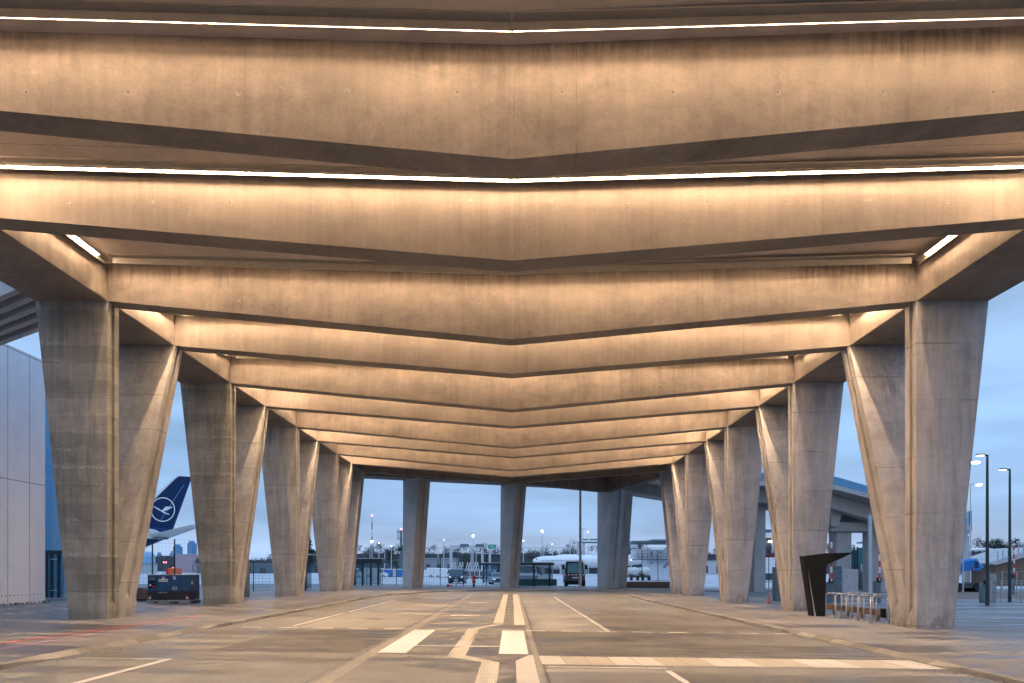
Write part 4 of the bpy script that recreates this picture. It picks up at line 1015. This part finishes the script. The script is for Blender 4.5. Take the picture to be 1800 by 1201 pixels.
# tailplane: root fairing + panel rising to the right, towards the camera
mb = MB(); rg = []
for (px, t_) in ((261, .2), (266, 1.3), (276, 1.75), (286, 1.5), (296, .6), (299, .15)):
    c = pd(px, 940+(px-278)*.05); rg.append([(c[0], -2.1+.0-.25*math.cos(2*math.pi*i/12)*t_*.4-.2, c[2]+.75*t_*.62*math.sin(2*math.pi*i/12)) for i in range(12)])
mb.loft(rg); mb.build('tailplane_fairing', M['lgrey'], pa, smooth=True)
def at(px, py, Dq): return (X(px, Dq)-ax, Dq-D, Z(py, Dq))
mb = MB()
mb.loft([[at(262, 940.3, 107.4), at(298.5, 941, 107.4), at(298.5, 946, 107.4), at(268, 943.5, 107.4)], [at(338, 922, 100), at(346, 922.5, 100), at(346, 929, 100), at(339, 925, 100)]])
mb.build('tailplane', M['lgrey'], pa)
mb = MB(); mb.face([at(266, 944.5, 107.2), at(297, 940.5, 107.2), at(299, 942, 107.2), at(296, 948, 107.2), at(280, 950, 107.2)]); mb.build('trim_gap', M['cab'], pa)
# white airliner right of the middle
D = 240.0; ax = X(985, D)
pb_ = empty('airliner', (ax, D, 0), 'white airliner parked side on with its nose left, before the trees', 'aircraft')
pd = lambda px, py, dy=0: (X(px, D)-ax, dy, Z(py, D))
fus(pb_, 'fuselage', [sec(936.5, 984.5, 987, 1), sec(939, 982.5, 991), sec(943, 980.5, 995), sec(948, 979, 997), sec(958, 977.5, 998.5), sec(1010, 976.5, 998.5), sec(1080, 976.5, 998), sec(1140, 977, 990), sec(1160, 978, 982)], M['white'])
fus(pb_, 'engine', [sec(967, 993, 1000.5), sec(970, 992.5, 1001), sec(982, 993, 1001), sec(987, 995, 999)], M['lgrey'])
for i in range(14):
    px = 951+i*3.2; boxo('window', M['black'], pb_, pd(px, 0)[0], pd(px+1.0, 0)[0], -2.25, -2.15, Z(986.8, D), Z(985.2, D))
mb = MB(); mb.face([pd(941.5, 984, -1.2), pd(944.5, 983.4, -1.5), pd(944.5, 982, -1.3), pd(942.8, 982.2, -1.1)]); mb.build('cockpit_window', M['black'], pb_)
mb = MB(); mb.prism([(pd(1035, 0)[0], Z(978, D)), (pd(1100, 0)[0], Z(940, D)), (pd(1112, 0)[0], Z(940, D)), (pd(1100, 0)[0], Z(978, D))], 'y', -.2, .2); mb.build('tail_fin', M['white'], pb_)
mb = MB(); mb.loft([[(pd(985, 0)[0], -2, Z(992, D)), (pd(1015, 0)[0], -2, Z(992, D)), (pd(1015, 0)[0], -2, Z(993.5, D)), (pd(985, 0)[0], -2, Z(993.5, D))], [(pd(1010, 0)[0], -22, Z(990, D)), (pd(1018, 0)[0], -22, Z(990, D)), (pd(1018, 0)[0], -22, Z(990.5, D)), (pd(1010, 0)[0], -22, Z(990.5, D))]]); mb.build('wing', M['lgrey'], pb_)
for px in (951, 1010): 
    mb = MB(); mb.tube(pd(px, 1007.5, 0), pd(px, 997, 0), .2, n=6); mb.tube((pd(px, 0)[0], -.5, .55), (pd(px, 0)[0], .5, .55), .5, n=12); mb.build('landing_gear', M['dgrey'], pb_)
pc = empty('airliner', (X(1010, 270), 270, 0), 'roof of a second white airliner rising just above the first one', 'aircraft'); D = 270; ax = X(1010, D)
pd = lambda px, py, dy=0: (X(px, D)-ax, dy, Z(py, D))
fus(pc, 'fuselage', [sec(976, 977, 982), sec(982, 975.5, 990), sec(992, 974.8, 994), sec(1060, 974.5, 994), sec(1120, 975, 986)], M['offw'])
# covered white plane / boat far right
D = 95.0; ax = X(1722, D); pd = lambda px, py, dy=0: (X(px, D)-ax, dy, Z(py, D))
pw = empty('covered_aircraft', (ax, D, 0), 'long low white covered aircraft on stands right of the large column', 'aircraft')
fus(pw, 'cover', [sec(1700, 966.5, 968.5), sec(1706, 964.5, 970.5), sec(1720, 963.5, 970.5), sec(1735, 963, 969), sec(1746, 965, 967.5)], M['white'], 12)
for px in (1708, 1720, 1733): boxo('stand', M['dgrey'], pw, pd(px, 0)[0]-.1, pd(px, 0)[0]+.1, -.3, .3, 0, Z(968, D))

# ------------------------------------------------------------------ right background
# viaduct
D = 58.0
vi = empty('viaduct', (X(1500, D), D, 0), 'pale concrete viaduct with blue parapet crossing behind the right columns', 'bridge'); ax = X(1500, D)
def vp_(px, py, Dq): return (X(px, Dq)-ax, Dq-D, Z(py, Dq))
def slabv(name, mat, L, Rr, depth=9):
    """L,Rr: (px, py_top, py_bottom, distance) at left and right ends"""
    mb = MB(); r = []
    for (px, t_, b_, Dq) in (L, Rr):
        a = vp_(px, t_, Dq); c = vp_(px, b_, Dq)
        r.append([(a[0], a[1], a[2]), (c[0], c[1], c[2]), (c[0]+.6, c[1]+depth, c[2]), (a[0]+.6, a[1]+depth, a[2])])
    mb.loft(r); return mb.build(name, mat, vi)
VX = (1250, 1340, 1470, 1530, 1620, 1700)
def vrun(name, mat, top, bot, d0, d1, dref=58):
    mb = MB(); rg_ = []
    for p, t_, b_ in zip(VX, top, bot):
        x = X(p, dref)-ax
        rg_.append([(x, d0-D, Z(t_, dref)), (x, d0-D, Z(b_, dref)), (x, d1-D, Z(b_, dref)), (x, d1-D, Z(t_, dref))])
    mb.loft(rg_); return mb.build(name, mat, vi)
vrun('parapet', M['glassb'], (827, 831, 838, 855.5, 884, 912), (842, 846, 853.1, 868.6, 896, 923), 58.05, 58.12)
vrun('deck_edge', M['conc'], (842, 846, 853, 868.5, 896, 923), (850, 854, 861, 876.5, 904, 931), 58, 68)
vrun('girder', M['conc'], (851, 855, 862, 877.5, 905, 932), (874, 878, 886, 904, 930, 955), 60, 61.2)
vrun('girder', M['conc'], (851, 855, 862, 877.5, 905, 932), (874, 878, 886, 904, 930, 955), 65.5, 66.5)
for (px0, px1, D0, pyt, lab) in ((1470, 1497, 62, 934, ''), (1530.5, 1556, 62, 934, ''), (1326, 1346, 62, 890, '')):
    boxo('pier', M['conc'], vi, X(px0, D0)-ax, X(px1, D0)-ax, D0-D, D0-D+1.5, -.4, Z(pyt, D0), .03)
boxo('pier_head', M['conc'], vi, X(1462, 61.5)-ax, X(1562, 61.5)-ax, 3.5, 6.5, Z(934, 61.5), Z(918, 61.5), .03)
mb = MB(); mb.loft([[(X(1462, 61)-ax, 3, Z(925, 61)), (X(1475, 61)-ax, 3, Z(925, 61)), (X(1475, 61)-ax, 5, Z(925, 61)), (X(1462, 61)-ax, 5, Z(925, 61))], [(X(1458, 61)-ax, 3, Z(872, 61)), (X(1485, 61)-ax, 3, Z(872, 61)), (X(1485, 61)-ax, 5, Z(872, 61)), (X(1458, 61)-ax, 5, Z(872, 61))]]); mb.build('bracket', M['conc'], vi)
boxo('plinth', M['conc'], vi, X(1481, 56)-ax, X(1509, 56)-ax, -2, -.5, -.3, Z(1001, 56), .03)
boxo('drain_pipe', M['lgrey'], vi, X(1528, 54)-ax, X(1533, 54)-ax, -4, -3.8, -.2, Z(905, 54))
# curved ramp behind right column
D = 90; t = empty('curved_ramp', (X(1690, D), D, 0), 'rounded raised ramp end with blue glass railing beside the large column', 'ramp'); c = X(1680, D)-X(1690, D)
def arcring(r, z): return [(c+r*math.cos(a), -r*math.sin(a)*.9, z) for a in [math.pi*2*i/28 for i in range(28)]]
r0_ = (X(1705, D)-X(1680, D)); zt, zb_ = Z(925, D), Z(946, D)
mb = MB(); mb.loft([arcring(r0_*.55, zb_), arcring(r0_, zt-.6), arcring(r0_, zt)]); mb.build('deck', M['conc'], t, smooth=False)
mb = MB(); mb.loft([arcring(r0_*.97, zt+.002), arcring(r0_*.97, Z(900, D))], cap=False); mb.build('railing', M['pane'], t)
for i in range(0, 28, 4): q = arcring(r0_*.97, zt)[i]; boxo('post', M['darksteel'], t, q[0]-.06, q[0]+.06, q[1]-.06, q[1]+.06, zt, Z(899, D))
boxo('pier', M['conc'], t, c+1.0, c+1.6, -.3, .3, 0, zb_+.3)
# teal noise screen, gravel heap, balcony
t = empty('screen_fence', (X(1500, 75), 75, gz(20)), 'teal corrugated screen fence with twin posts between the viaduct piers', 'fence'); ax = X(1500, 75)
for i, (a, b, pt, pb2, Dq) in enumerate(((1497, 1507, 967, 997, 72), (1507, 1519, 963, 991, 78), (1519, 1531, 961, 986, 86))):
    boxo('panel', M['teal'], t, X(a, Dq)-ax, X(b, Dq)-ax, Dq-75, Dq-74.9, Z(pb2, Dq)+.25 if i else 0, Z(pt, Dq)+.25)
for px in (1501.5, 1506.5): boxo('post', M['darksteel'], t, X(px, 71.5)-ax-.07, X(px, 71.5)-ax+.07, -3.6, -3.5, 0, Z(962, 71.5)+.25)
mb = MB(); rr_ = random.Random(3)
rings = []
for k in range(6):
    f = k/5; rings.append([(2.4*(1-f*.85)*math.cos(a)*(1+rr_.uniform(-.08, .08)), 2.2*(1-f*.85)*math.sin(a)*(1+rr_.uniform(-.08, .08)), 2.3*f*(1-.15*f)) for a in [2*math.pi*i/18 for i in range(18)]])
mb.loft(rings); o = mb.build('gravel_heap', simple('gravel', (.14, .12, .12), .95, 0, .5, 18, .8)); o.location = (X(1524, 66), 68, gz(20)); tag(o, 'dark brown gravel heap between the two viaduct piers', 'gravel heap')
t = empty('inspection_balcony', (X(1524, 80), 80, 0), 'steel platform with railing high between the viaduct piers', 'balcony'); ax = X(1524, 80)
boxo('floor', M['cab'], t, X(1517, 80)-ax, X(1530, 80)-ax, 0, 1.5, Z(955, 80), Z(952.5, 80))
mb = MB()
for z in (Z(947, 80), Z(941, 80)): mb.box(X(1518, 80)-ax, X(1530, 80)-ax, -.03, .03, z, z+.08)
for i in range(5): xx = X(1518+i*3, 80)-ax; mb.box(xx, xx+.07, -.03, .03, Z(952.5, 80), Z(941, 80))
mb.build('railing', M['cab'], t)
boxo('leg', M['cab'], t, X(1528, 80)-ax, X(1529, 80)-ax, .5, .6, 0, Z(955, 80))
# white and red shed between right columns 2 and 3
D = 120; t = empty('train_shed', (X(1350, D), D, 0), 'white shed with red stripes and flat roof between second and third right columns', 'building'); ax = X(1350, D)
boxo('wall', M['white'], t, X(1300, D)-ax, X(1420, D)-ax, 0, 6, 1.2, Z(980, D))
for p1, p2 in ((973.5, 975), (979, 980)): boxo('stripe', M['red'], t, X(1328, D)-ax, X(1420, D)-ax, -.05, -.002, Z(p2, D)-.0, Z(p1, D))
boxo('upper_floor', M['dgrey'], t, X(1300, D)-ax, X(1420, D)-ax, .5, 6, Z(978, D), Z(946, D))
boxo('roof', M['white'], t, X(1296, D)-ax, X(1425, D)-ax, -1, 7, Z(945, D), Z(937, D))
for px in (1331, 1343, 1357, 1372): boxo('column', M['lgrey'], t, X(px, D)-ax-.15, X(px, D)-ax+.15, -.4, -.1, Z(972, D), Z(946, D))
mb = MB()
for px in (1337, 1341, 1345, 1349, 1355, 1361): mb.box(X(px, D)-ax, X(px+2.8, D)-ax, 1, 2.5, Z(937, D)+.001, Z(928+(px % 3), D))
mb.build('roof_plant', M['cab'], t)
boxo('base', M['dgrey'], t, X(1300, D)-ax, X(1420, D)-ax, .1, 5.8, 0, 1.199)
boxo('lamp', M['lampw'], t, X(1353, D)-ax-.25, X(1353, D)-ax+.25, -.3, 0, Z(953, D), Z(951.5, D))
# process building with two tanker ends
D = 130; t = empty('process_building', (X(1140, D), D, 0), 'pale panelled building with outside stairs below a wide canopy roof', 'building'); ax = X(1140, D)
boxo('wall', M['white'], t, X(1118, D)-ax, X(1138, D)-ax, 0, 6, Z(982, D), Z(965, D))
boxo('wall', M['offw'], t, X(1138.1, D)-ax, X(1180, D)-ax, .3, 6, 0, Z(966, D))
boxo('canopy', M['cab'], t, X(1106, D)-ax, X(1190, D)-ax, -3, 8, Z(955, D), Z(952, D)); boxo('canopy', M['grey'], t, X(1140, D)-ax, X(1190, D)-ax, -3.5, 8, Z(952, D)+.01, Z(949.5, D))
boxo('canopy_column', M['grey'], t, X(1125, D)-ax, X(1129, D)-ax, 1, 2, Z(965, D), Z(955, D))
for px, py in ((1146, 971), (1162, 971), (1146, 990)): boxo('window', M['black'], t, X(px-1.3, D)-ax, X(px+1.3, D)-ax, .27, .299, Z(py+1.5, D), Z(py-1, D))
boxo('gallery', M['cab'], t, X(1112, D)-ax, X(1180, D)-ax, -1.2, .2, Z(984.5, D), Z(983, D))
mb = MB()
for z in (Z(974.5, D), Z(979, D)): mb.box(X(1112, D)-ax, X(1180, D)-ax, -1.2, -1.15, z, z+.08)
for i in range(9): xx = X(1112+i*8, D)-ax; mb.box(xx, xx+.08, -1.2, -1.15, Z(983, D), Z(974.5, D))
mb.build('railing', M['cab'], t)
mb = MB()
for i in range(9): xx = X(1162+i*1.2, D)-ax; mb.box(xx, xx+.35, -2.2, -1.3, Z(999-i*1.5, D), Z(999-i*1.5, D)+.12)
mb.build('stairs', M['dgrey'], t)
boxo('red_sign', M['red'], t, X(1142, D)-ax, X(1144, D)-ax, -1.25, -1.21, Z(979, D), Z(973.5, D))
for i, px in enumerate((1116.5, 1136.5)):
    D = 115; t = empty('tank_trailer', (X(px, D), D, 0), ['left shiny round steel tank end below the process building', 'right shiny round steel tank end below the process building'][i], 'tank', 'round tank trailers')
    mb = MB(); rz_ = .75
    rg = []
    for (yy, rr2) in ((-.35, .15), (-.3, .45), (-.12, .64), (0, .7), (6, .7)): rg.append([(rr2*1.05*math.cos(2*math.pi*k/20), yy, 1.55+rr2*math.sin(2*math.pi*k/20)) for k in range(20)])
    mb.loft(rg); mb.build('tank', simple('tank_steel', (.62, .62, .6), .3, .3), t, smooth=True)
    boxo('chassis', M['dgrey'], t, -.6, .6, .2, 6, .5, .84)
    for s in (-1, 1):
        mb = MB(); mb.tube((s*.35, .6, .45), (s*.72, .6, .45), .45, n=14); mb.build('wheel', M['rubber'], t)
floodmast('bright low work lamp left of the round tanks', 1109, 985, 118, 2, 0)
# blue tarpaulin covered sweeper
D = 62; t = empty('covered_sweeper', (X(1704, D), D, gz(20)), 'vehicle under a crumpled bright blue tarpaulin right of the large column', 'vehicle'); ax = X(1704, D)
out = [(1678, 1000), (1684, 994), (1693, 988), (1702, 983.5), (1712, 982.3), (1720, 983), (1724, 992), (1731, 996), (1724, 1001), (1716, 1003), (1704, 1001), (1690, 1003), (1678, 1006)]
mb = MB(); rr_ = random.Random(5); rg = []
for k, yy in enumerate((0, .15, .9, 1.6, 2.2, 2.35)):
    sc = (.93, 1, .98, 1.0, .97, .85)[k]
    rg.append([((X(a, D)-ax)*sc+rr_.uniform(-.05, .05), yy, (Z(b, D)-1.0-gz(20))*sc+1.0+rr_.uniform(-.06, .06)) for a, b in out])
mb.loft(rg); mb.build('tarpaulin', M['tarp'], t)
mb = MB()
for i in range(5): mb.box(X(1713, D)-ax, X(1720, D)-ax, -.06, -.01, Z(998-i*2.4, D)-gz(20), Z(997-i*2.4, D)-gz(20))
mb.build('grille', M['black'], t)
boxo('chassis', M['dgrey'], t, X(1676, D)-ax, X(1732, D)-ax, .2, 2.1, .35, .75)
for a in (1686, 1722):
    mb = MB(); mb.tube((X(a, D)-ax, .05, .42), (X(a, D)-ax, 2.2, .42), .42, n=16); mb.build('wheel', M['rubber'], t)
boxo('red_handle', M['orange'], t, X(1709, D)-ax, X(1710.5, D)-ax, -.12, -.07, Z(1003, D)-gz(20), Z(996, D)-gz(20))
t = empty('service_vehicle', (X(1748, 100), 100, gz(20)), 'small blue vehicle with amber cab between lamp post and ramp', 'vehicle')
boxo('cab', M['yellow'], t, -.55, .15, 0, 1.2, .9, 1.9, .05); boxo('body', M['tarp'], t, .16, 2.0, 0, 1.3, .6, 1.4, .05); boxo('chassis', M['dgrey'], t, -1.2, 2.1, .1, 1.2, .3, .6)
for a in (-.7, 1.3):
    mb = MB(); mb.tube((a, -.05, .35), (a, 1.3, .35), .35, n=14); mb.build('wheel', M['rubber'], t)
# pale ramp far right
D = 85; t = empty('earth_ramp', (X(1740, D), D, 0), 'pale sloping concrete ramp rising to the right frame edge', 'ramp'); ax = X(1740, D)
mb = MB(); mb.prism([(X(1738, D)-ax, Z(990, D)), (X(1830, D)-ax, Z(961, D)), (X(1830, D)-ax, Z(972, D)), (X(1752, D)-ax, Z(993, D))], 'y', 0, 8); mb.build('deck', M['conc'], t)
mb = MB(); mb.prism([(X(1760, D)-ax, -.3), (X(1830, D)-ax, -.3), (X(1830, D)-ax, Z(972, D)-.02), (X(1760, D)-ax, Z(991, D)-.02)], 'y', 1, 7); mb.build('abutment', M['rust'], t)
mb = MB()
for i in range(9):
    px = 1755+i*9; z0 = Z(985-(px-1755)*.33, D); mb.box(X(px, D)-ax, X(px, D)-ax+.08, .1, .2, z0, z0+1.1)
mb.build('railing', M['steel'], t)

# left distance: city towers, pink block, orange bus
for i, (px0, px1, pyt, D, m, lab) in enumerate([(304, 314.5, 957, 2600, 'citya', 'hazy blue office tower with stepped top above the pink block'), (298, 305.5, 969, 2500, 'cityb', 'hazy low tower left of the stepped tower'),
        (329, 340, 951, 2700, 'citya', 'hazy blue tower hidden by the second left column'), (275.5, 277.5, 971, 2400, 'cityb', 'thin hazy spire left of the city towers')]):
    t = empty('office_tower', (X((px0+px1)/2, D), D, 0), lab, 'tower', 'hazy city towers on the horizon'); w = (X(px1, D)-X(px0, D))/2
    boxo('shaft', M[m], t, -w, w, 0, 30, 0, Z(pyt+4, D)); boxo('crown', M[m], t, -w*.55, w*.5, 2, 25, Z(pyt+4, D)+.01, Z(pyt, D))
    mb = MB()
    for r in range(8):
        for c2 in range(3):
            mb.box(-w*.7+c2*w*.5, -w*.5+c2*w*.5, -.3, -.05, 8+r*Z(pyt+6, D)/9, 12+r*Z(pyt+6, D)/9)
    mb.build('windows', M['lgrey'], t)
D = 420; t = empty('hall_building', (X(325, D), D, 0), 'pale pink hall building behind the blue generator', 'building'); w = X(345, D)-X(325, D)
boxo('wall', M['pink'], t, -(X(325, D)-X(308, D)), w, 0, 20, 0, Z(975, D)); boxo('roof', M['lgrey'], t, -(X(325, D)-X(308, D))-.3, w+.3, -.3, 20.3, Z(975, D)+.01, Z(974, D))
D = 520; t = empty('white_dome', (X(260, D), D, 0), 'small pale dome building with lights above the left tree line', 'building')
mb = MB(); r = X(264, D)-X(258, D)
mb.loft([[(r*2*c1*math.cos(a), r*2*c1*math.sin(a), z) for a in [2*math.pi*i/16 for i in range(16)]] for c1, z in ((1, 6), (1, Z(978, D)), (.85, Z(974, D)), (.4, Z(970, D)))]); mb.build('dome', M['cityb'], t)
D = 100; t = empty('orange_truck', (X(301, D), D, gz(-20)), 'low orange truck just visible over the generator roof', 'truck')
boxo('body', M['orange'], t, -.45, .6, 0, 2, .5, Z(998.5, D)-gz(-20), .05); boxo('cab', M['red'], t, -.85, -.46, 0, 2, .5, Z(999.5, D)-gz(-20), .05)
boxo('beacon', M['lampr'], t, -.1, .1, .5, .7, Z(998.4, D)-gz(-20), Z(997.5, D)-gz(-20))
for a in (-.5, .4):
    mb = MB(); mb.tube((a, -.02, .4), (a, 2, .4), .4, n=12); mb.build('wheel', M['rubber'], t)
for i, (px, lab) in enumerate(((288, 'left red warning lamp above the generator'), (292, 'right red warning lamp above the generator'))):
    D = 200; t = empty('warning_lamp', (X(px, D), D, 0), lab, 'lamp', 'pair of red warning lamps'); mb = MB(); mb.tube((0, 0, 0), (0, 0, Z(990, D)), .08, n=6); mb.build('pole', M['cab'], t)
    mb = MB(); mb.tube((0, 0, Z(990, D)), (0, 0, Z(987.5, D)), .15, n=10); mb.build('lamp', M['lampr'], t)
# long low structures filling the apron horizon
for i, (px0, px1, pyt, D, m, lab) in enumerate([(100, 235, 990, 300, 'lgrey', 'long low pale hall on the apron seen left of the generator'), (345, 475, 991, 320, 'cab', 'long dark low shed between second and third left columns'),
        (640, 712, 984, 340, 'cab', 'low blue grey shed behind the blue containers'), (743, 800, 981, 330, 'grey', 'grey service hall with a dark doorway left of the van'),
        (1180, 1300, 985, 300, 'lgrey', 'pale low hall seen in slits between right rear columns'), (1560, 1720, 985, 260, 'grey', 'grey low hall behind the large right column')]):
    t = empty('low_hall', (X((px0+px1)/2, D), D, 0), lab, 'building', 'low halls on the horizon'); w = (X(px1, D)-X(px0, D))/2; h = Z(pyt, D)
    boxo('wall', M[m], t, -w, w, 0, 20, 0, h*.92); boxo('roof', M['grey'], t, -w-.3, w+.3, -.3, 20.3, h*.92+.01, h)
    mb = MB(); n = max(3, int(w/3))
    for q in range(n): xx = -w+2*w*(q+.3)/n; mb.box(xx, xx+w/n*.8, -.08, -.01, h*.1, h*.6)
    mb.build('doors', M['dgrey'], t)

# ------------------------------------------------------------------ trees
leafm = simple('twigs', (.085, .095, .10), .9, 0, .5, .3); leaf2 = simple('evergreen', (.025, .045, .035), .9, 0, .5, .6); bark = simple('bark', (.06, .05, .045), .95)
def crown(mb, cx, cy, zb, h, r, n, rg_, s=.5):
    """clumps of small leaf faces and fine twigs, open at the rim"""
    cl = [(rg_.uniform(-.75, .75)*r, rg_.uniform(-.5, .5)*r, zb+h*rg_.uniform(.18, .86), rg_.uniform(.22, .45)*r) for _ in range(9)]
    for i in range(n):
        a = cl[rg_.randrange(9)]
        d = Vector((rg_.gauss(0, 1), rg_.gauss(0, 1), rg_.gauss(0, 1))); d = d.normalized()*a[3]*rg_.random()**.5
        p = Vector((cx+a[0], cy+a[1], a[2]))+d
        e = Vector((rg_.uniform(-1, 1), rg_.uniform(-1, 1), rg_.uniform(-1, 1)))*s; f = Vector((rg_.uniform(-1, 1), rg_.uniform(-.4, .4), rg_.uniform(-1, 1)))*s
        mb.face([p, p+e, p+f])
    for i in range(n//14):
        a = cl[rg_.randrange(9)]; p = Vector((cx+a[0], cy+a[1], a[2])); d = Vector((rg_.gauss(0, .6), 0, rg_.uniform(.5, 1.3))).normalized()*a[3]*rg_.uniform(1, 1.5)
        q = Vector((.045*s*3, 0, 0)); mb.face([p-q, p+q, p+d])
rg_ = random.Random(11)
mb = MB(); px = -60
while px < 1900:
    D = 370+rg_.uniform(-15, 25)
    bump = 0
    top = 962+6*math.sin(px*.021)+rg_.uniform(-4, 4)
    if 225 < px < 345: D = 900; top = 976+rg_.uniform(-1.5, 1.5)
    if 640 < px < 705: top -= 6
    if 960 < px < 1010: top -= 3
    if px > 1690: top = 951+rg_.uniform(-3, 4)
    if px < 225 or 345 < px < 640: top += 14
    h = Z(top, D); r = h*.55
    crown(mb, X(px, D), D, 0, h*1.08, r, 620 if px > 600 else 150, rg_, .75 if D < 600 else 1.4)
    px += (r*.62)*F/D
o = mb.build('wood', leafm); tag(o, 'blue grey line of bare woodland along the horizon', 'wood', kind='stuff')
mb = MB()
for (a, b, D, tp) in ((-80, 220, 392, 986), (228, 345, 930, 979), (345, 620, 392, 984), (620, 1700, 395, 973), (1690, 1900, 392, 966)):
    xs_ = [a+(b-a)*i/40 for i in range(41)]
    for p, q in zip(xs_, xs_[1:]):
        z0, z1 = Z(tp+rg_.uniform(-2, 2), D), Z(tp+rg_.uniform(-2, 2), D)
        mb.loft([[(X(p, D), D, -1), (X(p, D), D+8, -1), (X(p, D), D+8, z0), (X(p, D), D, z0)], [(X(q, D), D, -1), (X(q, D), D+8, -1), (X(q, D), D+8, z0), (X(q, D), D, z0)]])
o = mb.build('undergrowth', leafm); tag(o, 'dense dark undergrowth below the bare woodland', 'undergrowth', kind='stuff')
for i, (px, D, h, r, lab) in enumerate([(1742, 250, 13.5, 5, 'round dark evergreen tree right behind the near lamp post'), (1770, 230, 13, 6.5, 'broad dark evergreen tree behind the further lamp post'), (1757, 260, 11.5, 5, 'loose bare tree between the two evergreen trees'),
        (1795, 240, 11, 5, 'dark tree cut by the right frame edge'), (672, 300, 14, 7, 'tall bare tree behind the lamp right of the banded mast'), (692, 290, 12, 4, 'narrow dark conifer near the antenna tower'), (535, 95, 8, 2.6, 'small leafy bush tree between third and fourth left columns'), (990, 340, 17, 7, 'tallest bare tree above the airliner fuselage')]):
    t = empty('tree', (X(px, D), D, 0), lab, 'tree', 'single trees on the horizon')
    mb = MB(); mb.tube((0, 0, -.2), (0, 0, h*.35), h*.022, h*.014, 8)
    for q in range(6):
        a = q*1.05; mb.tube((0, 0, h*.3), (math.cos(a)*r*.5, math.sin(a)*r*.4, h*.7), h*.01, h*.003, 5)
    mb.build('trunk', bark, t)
    cb = MB(); crown(cb, 0, 0, h*.1, h*.92, r, 1300, rg_, .38 if i in (4, 7) else .5); cb.build('crown', leafm if i in (2, 4, 7) else leaf2, t)
# bits of grit along the kerbs
mb = MB(); rg2 = random.Random(21)
for i in range(700):
    sd_ = rg2.random() < .5; x = (-8.16+rg2.expovariate(4)) if sd_ else (7.86-rg2.expovariate(4)); y = rg2.uniform(9, 45); s = rg2.uniform(.006, .02); z = gz(x)+.006
    mb.face([(x-s, y-s, z), (x+s, y-s*.6, z), (x+s*.3, y+s, z+s*.6)]); mb.face([(x-s, y-s, z), (x+s*.3, y+s, z+s*.6), (x-s, y+s, z)])
o = mb.build('grit', M['dgrey']); tag(o, 'fine grit and leaves lying along both kerbs', 'grit', kind='stuff')
